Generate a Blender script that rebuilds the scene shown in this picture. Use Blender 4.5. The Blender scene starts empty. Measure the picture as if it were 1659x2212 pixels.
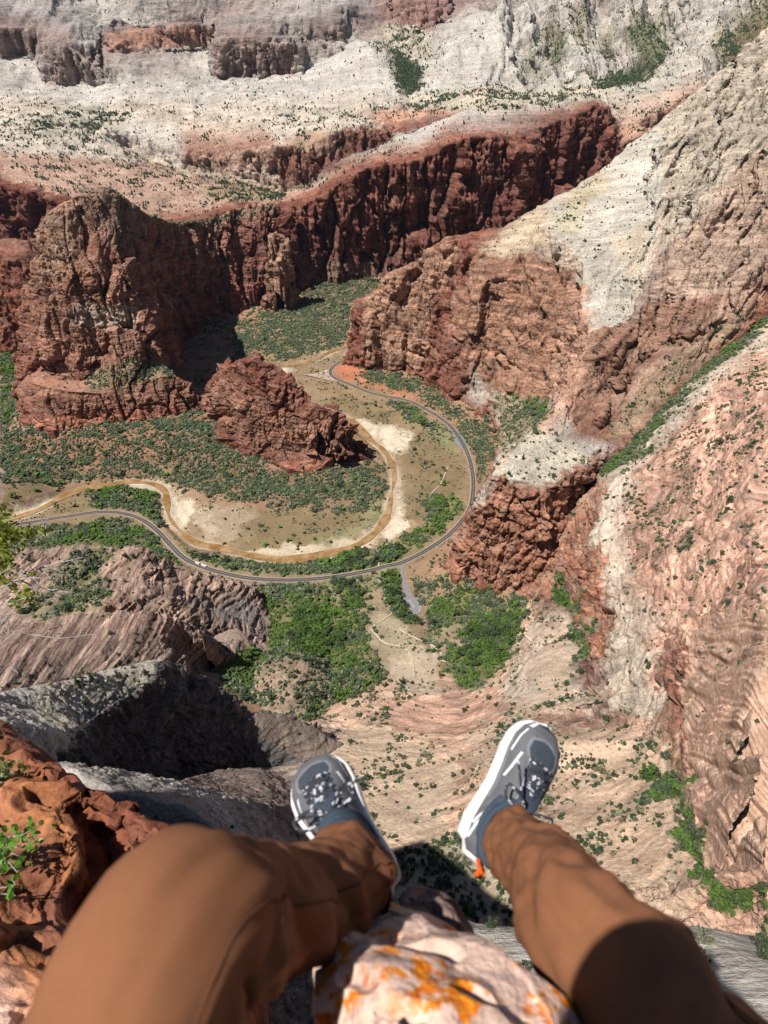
import bpy, bmesh, math, random
import numpy as np
from mathutils import Vector, Matrix, Euler
from mathutils.geometry import delaunay_2d_cdt
random.seed(7); RNG = np.random.default_rng(11)
C = bpy.context.scene.collection

# ---------------------------------------------------------------- camera model (survey coordinates of the viewpoint)
PW, PH, PF = 1659.0, 2212.0, 1350.0
PITCH = math.radians(36.0)
CP, SP = math.cos(PITCH), math.sin(PITCH)

def ray(u, v):
    x = (u - PW/2)/PF; y = -(v - PH/2)/PF
    return x, CP + y*SP, -SP + y*CP
def Z(u, v, z):            # the sighted point lying at elevation z (camera = 0)
    x, dy, dz = ray(u, v); t = z/dz
    return (x*t, dy*t, z)
def D(u, v, Y):            # the sighted point lying at northing Y
    x, dy, dz = ray(u, v); t = Y/dy
    return (x*t, Y, dz*t)
def T(u, v, t):            # the sighted point at depth t along the axis
    x, dy, dz = ray(u, v)
    return Vector((x*t, dy*t, dz*t))
def W(x, y, z): return (x, y, z)
def project(V):
    dep = V[:, 1]*CP - V[:, 2]*SP
    up = V[:, 1]*SP + V[:, 2]*CP
    d = np.where(np.abs(dep) < 1e-6, 1e-6, dep)
    return V[:, 0]/d*PF + PW/2, -up/d*PF + PH/2, dep

# ---------------------------------------------------------------- gradient noise
_G = np.array([(1,1,0),(-1,1,0),(1,-1,0),(-1,-1,0),(1,0,1),(-1,0,1),(1,0,-1),(-1,0,-1),
               (0,1,1),(0,-1,1),(0,1,-1),(0,-1,-1),(1,1,0),(-1,1,0),(0,-1,1),(0,-1,-1)], np.float32)
def perlin(P, seed=0):
    P = np.asarray(P, np.float32)
    i0 = np.floor(P); f = P - i0; i0 = i0.astype(np.int64)
    w = f*f*f*(f*(f*6-15)+10)
    res = 0
    for dx in (0, 1):
        wx = w[:, 0] if dx else 1-w[:, 0]
        for dy in (0, 1):
            wy = w[:, 1] if dy else 1-w[:, 1]
            for dz in (0, 1):
                wz = w[:, 2] if dz else 1-w[:, 2]
                h = ((i0[:, 0]+dx)*374761393 + (i0[:, 1]+dy)*668265263 + (i0[:, 2]+dz)*1274126177 + seed*974711) & 0xFFFFFFFF
                h = ((h ^ (h >> 13))*1274126177) & 0xFFFFFFFF
                h = (h ^ (h >> 16)) & 15
                g = _G[h]
                res = res + wx*wy*wz*(g[:, 0]*(f[:, 0]-dx) + g[:, 1]*(f[:, 1]-dy) + g[:, 2]*(f[:, 2]-dz))
    return res
def fbm(P, octaves=4, seed=0, gain=.5, ridged=False):
    s = 0; a = 1.0; tot = 0; P = np.asarray(P, np.float32)
    for k in range(octaves):
        n = perlin(P*(2.03**k) + 17.3*k, seed+k)
        if ridged: n = 1-2.2*np.abs(n)
        s = s + a*n; tot += a; a *= gain
    return s/tot

def _h(i, j, k, s):
    h = (i*374761393 + j*668265263 + k*1274126177 + s*974711) & 0xFFFFFFFF
    h = ((h ^ (h >> 13))*1274126177) & 0xFFFFFFFF
    return h ^ (h >> 16)
def cells(P, seed=0):
    """random value of the nearest cell and the gap to the second nearest"""
    P = np.asarray(P, np.float32); i0 = np.floor(P).astype(np.int64); f = P-i0
    d1 = np.full(len(P), 9., np.float32); d2 = d1.copy(); val = np.zeros(len(P), np.float32); tl = np.zeros(len(P), np.float32)
    for a in (-1, 0, 1):
        for b in (-1, 0, 1):
            for c in (-1, 0, 1):
                h = _h(i0[:, 0]+a, i0[:, 1]+b, i0[:, 2]+c, seed)
                x = (h & 1023)/1023.; y = ((h >> 10) & 1023)/1023.; z = ((h >> 20) & 1023)/1023.
                d = (a+x-f[:, 0])**2+(b+y-f[:, 1])**2+(c+z-f[:, 2])**2
                n = d < d1
                d2 = np.where(n, d1, np.minimum(d2, d)); d1 = np.where(n, d, d1)
                g = (h*2654435761) >> 7
                val = np.where(n, (g & 1023)/1023., val)
                tl = np.where(n, (((g >> 10) & 255)/255.-.5)*1.3*(f[:, 0]-a-x-f[:, 1]+b+y)+(((g >> 5) & 255)/255.-.35)*.9*(f[:, 2]-c-z), tl)
    return val-.5+tl, np.sqrt(d2)-np.sqrt(d1)

# ---------------------------------------------------------------- adaptive triangulated terrain
def in_poly(u, v, poly):
    inside = np.zeros(len(u), bool)
    n = len(poly); j = n-1
    for i in range(n):
        xi, yi = poly[i]; xj, yj = poly[j]
        c = (yi > v) != (yj > v)
        if c.any():
            inside ^= c & (u < (xj-xi)*(v-yi)/((yj-yi) if yj != yi else 1e-9)+xi)
        j = i
    return inside

def tri_normals(V, Tt):
    fn = np.cross(V[Tt[:, 1]]-V[Tt[:, 0]], V[Tt[:, 2]]-V[Tt[:, 0]])
    return fn
def vert_normals(V, Tt):
    fn = tri_normals(V, Tt); N = np.zeros_like(V)
    for k in range(3):
        for a in range(3):
            N[:, a] += np.bincount(Tt[:, k], fn[:, a], len(V))
    return N/np.maximum(np.linalg.norm(N, axis=1, keepdims=True), 1e-9)

def edges_of(Tt, n):
    E = np.concatenate([Tt[:, [0, 1]], Tt[:, [1, 2]], Tt[:, [2, 0]]]); E.sort(axis=1)
    key = E[:, 0].astype(np.int64)*n + E[:, 1]
    uk, inv, cnt = np.unique(key, return_inverse=True, return_counts=True)
    return np.stack([uk//n, uk % n], 1), inv.reshape(3, -1).T, cnt

def refine(V, A, Tt, px, floor_len=0.0, maxit=14, cap=1600000):
    for it in range(maxit):
        n = len(V)
        E, inv, cnt = edges_of(Tt, n)
        d = V[E[:, 1]]-V[E[:, 0]]; L = np.sqrt((d*d).sum(1))
        m = (V[E[:, 0]]+V[E[:, 1]])*.5
        u, v, dep = project(m)
        R = np.sqrt((m*m).sum(1))
        mul = np.where((dep > 0) & (u > -60) & (u < PW+60) & (v > -60) & (v < PH+60), 1.0, 6.0)
        tol = np.maximum(R/625.0*px*mul, floor_len)
        sp = L > tol
        if not sp.any() or len(Tt) > cap: break
        mid = np.full(len(E), -1, np.int64); mid[sp] = n+np.arange(sp.sum())
        V = np.concatenate([V, m[sp]]); A = np.concatenate([A, (A[E[sp, 0]]+A[E[sp, 1]])*.5])
        M = mid[inv]; S = M >= 0; k = S.sum(1)
        out = [Tt[k == 0]]
        for r in range(3):
            a, b, c = Tt[:, r], Tt[:, (r+1) % 3], Tt[:, (r+2) % 3]
            m0, m1, m2 = M[:, r], M[:, (r+1) % 3], M[:, (r+2) % 3]
            q = (k == 1) & (m0 >= 0)
            out += [np.stack([a[q], m0[q], c[q]], 1), np.stack([m0[q], b[q], c[q]], 1)]
            q = (k == 2) & (m2 < 0)
            out += [np.stack([m0[q], b[q], m1[q]], 1)]
            la = ((V[a[q]]-V[m1[q]])**2).sum(1); lb = ((V[m0[q]]-V[c[q]])**2).sum(1); s = la < lb
            aq, cq, mq, nq = a[q], c[q], m0[q], m1[q]
            out += [np.stack([aq[s], mq[s], nq[s]], 1), np.stack([aq[s], nq[s], cq[s]], 1),
                    np.stack([aq[~s], mq[~s], cq[~s]], 1), np.stack([mq[~s], nq[~s], cq[~s]], 1)]
        q = k == 3
        a, b, c = Tt[q].T; m0, m1, m2 = M[q].T
        out += [np.stack([a, m0, m2], 1), np.stack([m0, b, m1], 1), np.stack([m2, m1, c], 1), np.stack([m0, m1, m2], 1)]
        Tt = np.concatenate(out)
    return V, A, Tt

def smooth(V, A, Tt, it, lam=.5, keep=None):
    n = len(V); E, inv, cnt = edges_of(Tt, n)
    bnd = np.zeros(n, bool); bnd[E[cnt == 1].ravel()] = True
    deg = np.bincount(E[:, 0], minlength=n)+np.bincount(E[:, 1], minlength=n)
    w = np.full(n, lam); w[bnd] = 0
    if keep is not None: w = w*keep
    V = V.copy(); A = A.copy()
    for _ in range(it):
        for X in (V, A):
            S = np.zeros_like(X)
            for a in range(X.shape[1]):
                S[:, a] = np.bincount(E[:, 0], X[E[:, 1], a], n)+np.bincount(E[:, 1], X[E[:, 0], a], n)
            S /= np.maximum(deg, 1)[:, None]
            X += (S-X)*w[:, None]
    return V, A

# colour classes: linear albedo r,g,b | shrubs per 100 m2 | relief factor | bedding strength
CLS = {
 'white':  (.47,.425,.375, .10, .7, .5),  'whiteveg': (.44,.40,.34, .45, .8, .5),
 'cream':  (.50,.405,.315, .6, .8, .6),  'pink': (.56,.325,.23, 1.6, .8, .8),
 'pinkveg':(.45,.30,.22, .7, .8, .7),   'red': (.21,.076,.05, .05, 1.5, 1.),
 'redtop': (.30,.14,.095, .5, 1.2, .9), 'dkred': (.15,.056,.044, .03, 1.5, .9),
 'tan':    (.29,.145,.095, .15, 1.2, 1.), 'talus': (.30,.17,.105, 3.0, .6, .2),
 'soil':   (.235,.165,.10, .8, .25, .1), 'green': (.20,.16,.085, 4.0, .4, .1),
 'grey':   (.26,.225,.20, .10, .5, .6), 'dkgrey': (.20,.17,.16, .05, .6, .5),  # dkgrey: dark rock with the shade of right-turned faces in its tone
 'brown':  (.30,.22,.18, .12, .8, .9),  'slab': (.53,.345,.24, 2.0, .8, .8),
 'spire': (.40,.22,.145, .0, 1.1, 1.), 'kveg': (.30,.215,.15, 3.2, .9, .6), 'kpink': (.38,.255,.195, .5, .8, .8), 'kbrown': (.27,.18,.145, .1, .8, .9),  # spire: rock tone lightened to read as sunlit
 'greywall': (.30,.265,.245, .02, .5, .7), 'varn_shade': (.225,.15,.13, .0, .55, .7),  # varnish and wall tones, both lowered to carry shade as well
}
NA = 6
def build_tin(loop, lines, default):
    pts, at, cons = [], [], []
    def add(p, c): pts.append(p); at.append(CLS[c][:NA]); return len(pts)-1
    idx = [add(p[:3], p[3] if len(p) > 3 else default) for p in loop]
    cons += [(idx[i], idx[(i+1) % len(idx)]) for i in range(len(idx))]
    for c, ln in lines:
        ii = [add(p, c) for p in ln]
        if c.startswith('.'): continue
        cons += list(zip(ii[:-1], ii[1:]))
    P = np.array(pts, float); A = np.array(at, float)
    v2 = [Vector((p[0]/1000, p[1]/1000)) for p in pts]
    r = delaunay_2d_cdt(v2, cons, [], 0, 1e-6)
    nv = len(r[0]); V = np.zeros((nv, 3)); AA = np.zeros((nv, NA)); miss = []
    for i, o in enumerate(r[3]):
        V[i, :2] = (r[0][i][0]*1000, r[0][i][1]*1000)
        if o: V[i, 2] = P[o[0], 2]; AA[i] = A[o[0]]
        else: miss.append(i)
    Tt = np.array([f if len(f) == 3 else f[:3] for f in r[2]], np.int64)
    if miss:
        E, _, _ = edges_of(Tt, nv); ms = set(miss)
        for i in miss:
            nb = [b if a == i else a for a, b in E if i in (a, b)]
            nb = [x for x in nb if x not in ms] or nb
            w = 1/np.maximum(np.linalg.norm(V[nb, :2]-V[i, :2], axis=1), 1)
            V[i, 2] = (V[nb, 2]*w).sum()/w.sum(); AA[i] = (AA[nb]*w[:, None]).sum(0)/w.sum()
    cen = V[Tt].mean(1)
    Tt = Tt[in_poly(cen[:, 0], cen[:, 1], [(p[0], p[1]) for p in loop])]
    fn = tri_normals(V, Tt); fl = fn[:, 2] < 0
    Tt[fl] = Tt[fl][:, ::-1]
    return V, AA, Tt

def displace(V, A, Tt, scale=1.0, seed=0, ds=1.0, gk=4.2, sk=0.0):
    N = vert_normals(V, Tt)
    R = np.sqrt((V*V).sum(1)); V0 = V; V = V/ds
    steep = np.clip((0.80-N[:, 2])/.45, 0, 1)
    rel = A[:, 4]*scale
    k = np.clip(R/1100.0, .2, 2.2)          # far cliffs carry the larger pillars
    X = V.copy()
    warp = np.stack([perlin(X/60+5, seed+40), perlin(X/60+11, seed+41), 0*R], 1)
    Q = X+warp*14
    pil = fbm(np.stack([Q[:, 0]/46, Q[:, 1]/46, Q[:, 2]/420], 1), 3, seed, .55, ridged=True)
    blk = perlin(np.stack([Q[:, 0]/17, Q[:, 1]/17, Q[:, 2]/70], 1), seed+7)
    blk = np.round(blk*4+.5*perlin(X/6, seed+9))/4
    strat = perlin(np.stack([X[:, 0]/180, X[:, 1]/180, Q[:, 2]/13], 1), seed+13)
    strat = np.clip(strat*2.4, -.6, .6)
    strat2 = np.clip(perlin(np.stack([X[:, 0]/60, X[:, 1]/60, X[:, 2]/4.2], 1), seed+14)*2.4, -.6, .6)
    fine = fbm(X/9, 3, seed+20, .55)
    if ds < .05: fine = 2.0*fine-5.0*np.clip(-perlin(X/3.4, seed+70)-.16, 0, 1)-3.0*np.clip(perlin(X/8.5, seed+71)-.22, 0, 1)
    big = fbm(X/140, 3, seed+30)
    colm = np.zeros(len(V)); st = np.where((steep > .05) & (rel > .05))[0]
    if len(st):
        q = Q[st]+np.stack([perlin(X[st]/11, seed+42), perlin(X[st]/11, seed+43), perlin(X[st]/11, seed+44)], 1)*1.1; kk = np.maximum(k[st], .45)[:, None]
        c1, g1 = cells(q/np.array([30., 30., 210.])/kk, seed+2)
        c2, g2 = cells(q/np.array([11., 11., 62.])/kk, seed+3)
        c3, g3 = cells(q/np.array([4.5, 4.5, 9.])/kk, seed+4)
        ck = np.clip(.09-g1, 0, .09)*85+np.clip(.10-g2, 0, .10)*22
        colm[st] = (14*c1+8.0*c2+3.2*c3-ck*1.1)*kk[:, 0]
    cliff = steep*rel*(3.6*pil*k + .9*colm + 1.5*strat + 1.1*strat2 + .7*fine)
    gul = fbm(np.stack([Q[:, 0]/70, Q[:, 1]/70, Q[:, 2]/70], 1), 4, seed+50, .5, ridged=True)
    zz = X[:, 2]+Q[:, 0]*.18+13*perlin(X/110, seed+61)
    step = np.clip(perlin(np.stack([(X[:, 0]+Q[:, 1]*.4)/190, Q[:, 1]/230, zz/5.5], 1), seed+60)*2.8, -.6, .6)
    flat = (1-steep)*rel*(gk*gul*k + 4*big + gk*.3*fine + (1.1+sk)*step*A[:, 5])
    return V0 + N*((cliff+flat)[:, None]), N

MESHES = []       # everything scattered upon
def paint(V, A, zones, seed=3):
    if not zones: return A
    u, v, dep = project(V)
    n1 = fbm(V/38, 4, seed, .6); n2 = fbm(V/38+31, 4, seed+5, .6)
    px = PF/np.maximum(dep, 1)
    uu = u+n1*38*px*1.0; vv = v+n2*22*px*1.0
    n3 = fbm(V/11+7, 2, seed+9, .6)
    for z in zones:
        c = CLS[z[1]] if isinstance(z[1], str) else z[1]
        us = [p[0] for p in z[0]]; vs = [p[1] for p in z[0]]
        bb = (dep > 0) & (uu > min(us)-30) & (uu < max(us)+30) & (vv > min(vs)-30) & (vv < max(vs)+30)
        ids = np.where(bb)[0]
        if not len(ids): continue
        x, y = uu[ids], vv[ids]; m = np.zeros(len(ids))
        for ox, oy in ((0, 0), (9, 3), (-9, -3), (3, -8), (-3, 8), (15, -2), (-15, 2)): m += in_poly(x+ox, y+oy, z[0])
        m = np.clip((m/7-.5)*1.5+.5+n3[ids]*.7*(m > 0)*(m < 7), 0, 1)
        for j in range(NA):
            if c[j] is not None: A[ids, j] = A[ids, j]*(1-m)+c[j]*m
    return A

def mesh_from(name, V, Tt, mat, attrs=None, kind=None, label=None, cat=None, sm=True):
    me = bpy.data.meshes.new(name)
    me.vertices.add(len(V)); me.vertices.foreach_set('co', np.asarray(V, np.float32).ravel())
    me.loops.add(len(Tt)*3); me.loops.foreach_set('vertex_index', np.asarray(Tt, np.int32).ravel())
    me.polygons.add(len(Tt)); me.polygons.foreach_set('loop_start', np.arange(0, len(Tt)*3, 3, dtype=np.int32))
    try: me.polygons.foreach_set('loop_total', np.full(len(Tt), 3, np.int32))
    except Exception: pass
    me.polygons.foreach_set('use_smooth', np.full(len(Tt), sm))
    if attrs is not None:
        a = me.attributes.new('Col', 'FLOAT_COLOR', 'POINT')
        a.data.foreach_set('color', np.concatenate([attrs[:, :3], np.ones((len(V), 1))], 1).astype(np.float32).ravel())
        if attrs.shape[1] >= 6:
            b = me.attributes.new('Bed', 'FLOAT', 'POINT'); b.data.foreach_set('value', attrs[:, 5].astype(np.float32))
    me.update(calc_edges=True); me.validate(clean_customdata=False)
    if mat: me.materials.append(mat)
    o = bpy.data.objects.new(name, me); C.objects.link(o)
    tag(o, label, cat, kind=kind)
    return o

def tag(o, label=None, cat=None, group=None, kind=None):
    if label: o['label'] = label
    if cat: o['category'] = cat
    if group: o['group'] = group
    if kind: o['kind'] = kind
    return o

def landform(name, loop, lines, default, mat, label, zones=(), px=2.0, cpx=14, sm=3, scale=1.0, seed=0, skirt=40, splits=(), kind='structure', cat=None, hook=None, holes=(), post=None, ds=1.0, gk=4.2, sk=0.0, tint=None, flat=False):
    V, A, Tt = build_tin(loop, lines, default)
    V, A, Tt = refine(V, A, Tt, cpx)
    V, A = smooth(V, A, Tt, sm)
    for lp in holes:                    # nothing is built under another landform
        ins = in_poly(V[:, 0], V[:, 1], [(p[0], p[1]) for p in lp])
        Tt = Tt[~ins[Tt].all(1)]
    V, A, Tt = refine(V, A, Tt, px)
    if hook: V = hook(V)
    A = paint(V, A, zones, seed)
    if tint: A = tint(V, A)
    V, N = displace(V, A, Tt, scale, seed, ds, gk, sk)
    if post: V = post(V)
    if skirt:
        n = len(V); E, inv, cnt = edges_of(Tt, n)
        H = np.concatenate([Tt[:, [0, 1]], Tt[:, [1, 2]], Tt[:, [2, 0]]])
        b = H[cnt[inv.T.ravel()] == 1]
        ids = np.unique(b); mp = np.full(n, -1, np.int64); mp[ids] = n+np.arange(len(ids))
        low = V[ids].copy(); low[:, 2] -= skirt
        V = np.concatenate([V, low]); A = np.concatenate([A, A[ids]])
        Tt = np.concatenate([Tt, np.stack([b[:, 1], b[:, 0], mp[b[:, 0]]], 1), np.stack([b[:, 1], mp[b[:, 0]], mp[b[:, 1]]], 1)])
    MESHES.append((name, V, A, Tt))
    print(name, len(V), len(Tt), 'z', V[:, 2].min().round(), V[:, 2].max().round(), flush=True)
    done = np.zeros(len(Tt), bool); obs = []
    cen = V[Tt].mean(1); u, v, dep = project(cen)
    parts = []
    for nm, poly, mt, lb in splits:
        m = in_poly(u, v, poly) & (dep > 0) & ~done; done |= m; parts.append((nm, m, mt, lb))
    parts.append((name, ~done, mat, label))
    for nm, m, mt, lb in parts:
        if not m.any(): continue
        tt = Tt[m]; ids = np.unique(tt); mp = np.zeros(len(V), np.int64); mp[ids] = np.arange(len(ids))
        obs.append(mesh_from(nm, V[ids], mp[tt], mt, A[ids], kind=kind, label=lb, cat=cat, sm=not flat))
    return obs, V, A, Tt
# ---------------------------------------------------------------- materials
def mat_new(name):
    m = bpy.data.materials.new(name); m.use_nodes = True
    nt = m.node_tree; nt.nodes.clear()
    out = nt.nodes.new('ShaderNodeOutputMaterial'); b = nt.nodes.new('ShaderNodeBsdfPrincipled')
    nt.links.new(b.outputs[0], out.inputs[0])
    return m, nt, b
class NT:
    def __init__(s, nt): s.nt = nt
    def n(s, t, **kw):
        x = s.nt.nodes.new(t)
        for k, v in kw.items(): setattr(x, k, v)
        return x
    def l(s, a, b): s.nt.links.new(a, b)
    def val(s, x, sock):
        if isinstance(x, (int, float)): sock.default_value = x
        elif isinstance(x, (tuple, list)): sock.default_value = x
        else: s.l(x, sock)
    def math(s, op, a, b=0.0, c=None, clamp=False):
        x = s.n('ShaderNodeMath', operation=op, use_clamp=clamp)
        s.val(a, x.inputs[0]); s.val(b, x.inputs[1])
        if c is not None: s.val(c, x.inputs[2])
        return x.outputs[0]
    def noise(s, vec, scale=1.0, detail=4.0, rough=.55, dist=0.0):
        x = s.n('ShaderNodeTexNoise'); s.l(vec, x.inputs['Vector'])
        x.inputs['Scale'].default_value = scale; x.inputs['Detail'].default_value = detail
        x.inputs['Roughness'].default_value = rough; x.inputs['Distortion'].default_value = dist
        return x.outputs['Fac']
    def mapping(s, vec, scale=(1, 1, 1), rot=(0, 0, 0), loc=(0, 0, 0)):
        if any(rot):          # turn first, then stretch
            r = s.n('ShaderNodeMapping'); s.l(vec, r.inputs[0]); r.inputs['Rotation'].default_value = rot; vec = r.outputs[0]; rot = (0, 0, 0)
        x = s.n('ShaderNodeMapping'); s.l(vec, x.inputs[0])
        x.inputs['Scale'].default_value = scale; x.inputs['Rotation'].default_value = rot; x.inputs['Location'].default_value = loc
        return x.outputs[0]
    def remap(s, x, a, b, c, d):
        r = s.n('ShaderNodeMapRange'); s.l(x, r.inputs[0])
        for i, q in enumerate((a, b, c, d)): s.val(q, r.inputs[i+1])
        return r.outputs[0]
    def mix(s, f, a, b, bt='MIX'):
        x = s.n('ShaderNodeMix', data_type='RGBA', blend_type=bt); s.val(f, x.inputs[0])
        for q, i in ((a, 6), (b, 7)):
            if isinstance(q, (tuple, list)): x.inputs[i].default_value = (*q[:3], 1)
            else: s.l(q, x.inputs[i])
        return x.outputs[2]
    def scale(s, col, f):
        x = s.n('ShaderNodeVectorMath', operation='SCALE'); s.l(col, x.inputs[0]); s.val(f, x.inputs[3]); return x.outputs[0]

def rock_mat(name, unit=1.0, strata=.35, streak=.6, bump=.9, crack=.5, mottle=.3, bands=(.012,.012,.22), rot=(.16,.1,0), wsc=.012, wamp=30, fleck_shade=1.0):
    """unit = size in metres of the finest grain one sees on it"""
    m, nt, b = mat_new(name); k = NT(nt)
    geo = k.n('ShaderNodeNewGeometry'); P = geo.outputs['Position']
    col = k.n('ShaderNodeAttribute', attribute_name='Col').outputs['Color']
    bed = k.n('ShaderNodeAttribute', attribute_name='Bed').outputs['Fac']
    nz = k.n('ShaderNodeSeparateXYZ'); k.l(geo.outputs['True Normal'], nz.inputs[0])
    steep = k.remap(nz.outputs[2], .75, .35, 0.0, 1.0)
    s = 1.0/unit
    big = k.noise(P, .018*s, 6, .6)
    fine = k.noise(P, .30*s, 7, .65)
    warp = k.n('ShaderNodeVectorMath', operation='ADD'); wn = k.n('ShaderNodeTexNoise'); wn.inputs['Scale'].default_value = wsc*s; wn.inputs['Detail'].default_value = 2
    k.l(P, wn.inputs['Vector']); ws = k.scale(wn.outputs['Color'], wamp*unit); k.l(P, warp.inputs[0]); k.l(ws, warp.inputs[1])
    band = k.noise(k.mapping(warp.outputs[0], tuple(q*s for q in bands), rot), 1.0, 6, .62)
    strk = k.noise(k.mapping(P, (.11*s, .11*s, .006*s)), 1.0, 5, .6)
    c = k.scale(col, k.remap(big, .3, .7, .78, 1.2))
    c = k.scale(c, k.remap(band, .35, .65, k.math('MULTIPLY_ADD', bed, -strata, 1.0), k.math('MULTIPLY_ADD', bed, strata*.7, 1.0)))
    thick = k.noise(k.mapping(warp.outputs[0], (.004*s, .004*s, .055*s), rot), 1.0, 3, .5)
    c = k.scale(c, k.remap(thick, .38, .62, k.math('MULTIPLY_ADD', bed, -strata*.6, 1.0), k.math('MULTIPLY_ADD', bed, strata*.4, 1.0)))
    mo = k.noise(P, .045*s, 8, .68); pal = k.scale(k.mix(.35, c, (.52, .45, .36)), 1.18)
    c = k.mix(k.remap(mo, .48, .60, 0.0, mottle), c, pal)
    spk = k.noise(P, .75*s, 4, .7); c = k.scale(c, k.remap(spk, .30, .43, 1-.55*fleck_shade, 1.0))  # dark specks painted in for small shrubs and shaded pockets
    sk = k.math('MULTIPLY', steep, k.remap(strk, .5, .72, 0.0, streak))
    c = k.mix(sk, c, k.scale(c, .42))
    c = k.scale(c, k.remap(fine, .32, .68, 1-.44*fleck_shade, 1+.34*fleck_shade))  # tone contrast stands in for the small shadows of rough rock
    ax = k.noise(k.mapping(P, (.26*s, .26*s, .035*s)), 1.0, 5, .7)
    vor = k.n('ShaderNodeTexVoronoi', feature='DISTANCE_TO_EDGE'); k.l(k.mapping(warp.outputs[0], (.055*s, .055*s, .022*s)), vor.inputs['Vector']); vor.inputs['Scale'].default_value = 1.0
    ck = k.remap(vor.outputs['Distance'], 0.0, .045, 1.0, 0.0)
    ck = k.math('MULTIPLY', ck, k.math('MULTIPLY', steep, crack))
    h = k.math('ADD', k.math('MULTIPLY', fine, 1.6*unit), k.math('MULTIPLY', k.math('MULTIPLY', band, bed), 3.0*unit))
    h = k.math('ADD', h, k.math('MULTIPLY', k.math('MULTIPLY', ax, steep), 2.5*unit))
    h = k.math('SUBTRACT', h, k.math('MULTIPLY', ck, 2.0*unit))
    bp = k.n('ShaderNodeBump'); bp.inputs['Strength'].default_value = bump; bp.inputs['Distance'].default_value = 1.0
    k.l(h, bp.inputs['Height']); k.l(bp.outputs[0], b.inputs['Normal'])
    k.l(c, b.inputs['Base Color']); b.inputs['Roughness'].default_value = .95
    b.inputs['Specular IOR Level'].default_value = .15
    return m

def soil_mat(name):
    m, nt, b = mat_new(name); k = NT(nt)
    geo = k.n('ShaderNodeNewGeometry'); P = geo.outputs['Position']
    col = k.n('ShaderNodeAttribute', attribute_name='Col').outputs['Color']
    n1 = k.noise(P, .03, 6, .6); n2 = k.noise(P, .35, 6, .7); n3 = k.noise(P, .09, 4, .6)
    c = k.scale(col, k.remap(n1, .3, .7, .8, 1.2)); c = k.scale(c, k.remap(n2, .3, .7, .7, 1.3))
    c = k.mix(k.remap(n3, .52, .66, 0, .45), c, k.mix(.6, c, (.16, .13, .07)))
    bp = k.n('ShaderNodeBump'); bp.inputs['Strength'].default_value = .7; bp.inputs['Distance'].default_value = 1.0
    k.l(k.math('MULTIPLY', n2, 1.3), bp.inputs['Height']); k.l(bp.outputs[0], b.inputs['Normal'])
    k.l(c, b.inputs['Base Color']); b.inputs['Roughness'].default_value = .95; b.inputs['Specular IOR Level'].default_value = .1
    return m

def flat_mat(name, col, rough=.8, vary=.2, scale=1.0, spec=.2, bump=0.0, bscale=None, metal=0.0):
    m, nt, b = mat_new(name); k = NT(nt)
    geo = k.n('ShaderNodeTexCoord'); P = geo.outputs['Object']
    n = k.noise(P, scale, 5, .6)
    rgb = k.n('ShaderNodeRGB'); rgb.outputs[0].default_value = (*col, 1)
    c = k.scale(rgb.outputs[0], k.remap(n, .3, .7, 1-vary, 1+vary))
    k.l(c, b.inputs['Base Color']); b.inputs['Roughness'].default_value = rough; b.inputs['Specular IOR Level'].default_value = spec
    b.inputs['Metallic'].default_value = metal
    if bump:
        bp = k.n('ShaderNodeBump'); bp.inputs['Strength'].default_value = .6; bp.inputs['Distance'].default_value = bump
        k.l(k.noise(P, bscale or scale*4, 4, .6), bp.inputs['Height']); k.l(bp.outputs[0], b.inputs['Normal'])
    return m

def foliage_mat(name):
    m, nt, b = mat_new(name); k = NT(nt)
    geo = k.n('ShaderNodeNewGeometry'); P = geo.outputs['Position']
    col = k.n('ShaderNodeAttribute', attribute_name='Col').outputs['Color']
    oi = k.n('ShaderNodeObjectInfo').outputs['Random']
    n = k.noise(P, .9, 3, .6)
    c = k.scale(col, k.remap(n, .3, .7, .7, 1.35)); c = k.scale(c, k.remap(oi, 0, 1, .85, 1.18))
    k.l(c, b.inputs['Base Color']); b.inputs['Roughness'].default_value = .7; b.inputs['Specular IOR Level'].default_value = .2
    return m

M_CLIFF = rock_mat('red_sandstone', 1.0, .38, .7, 1.0, .8)
M_FAR = rock_mat('pale_sandstone', 2.0, .34, .8, 1.0, .5, .25)
M_SLICK = rock_mat('slickrock', .8, .6, .35, 1.0, .4, .5, (.02,.04,.26), (.1,.25,.3), .0055, 110, .65)
M_STRIPE = rock_mat('upright_beds', .8, .24, .1, 1.0, .2, .5, (.24,.05,.06), (0,.35,.25), .012, 30, .7)
M_LEAN = rock_mat('leaning_beds', .5, .7, .3, 1.3, .3, .2, (.015,.02,.24), (0,.67,0), .02, 9)
M_NEAR = rock_mat('grey_slickrock', .45, .45, .5, 1.0, .4)
M_SOIL = soil_mat('valley_soil')
M_LEAF = foliage_mat('foliage')
# ---------------------------------------------------------------- landforms, surveyed by sight lines (u, v) with an elevation or a northing
OBJ = {}
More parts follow.
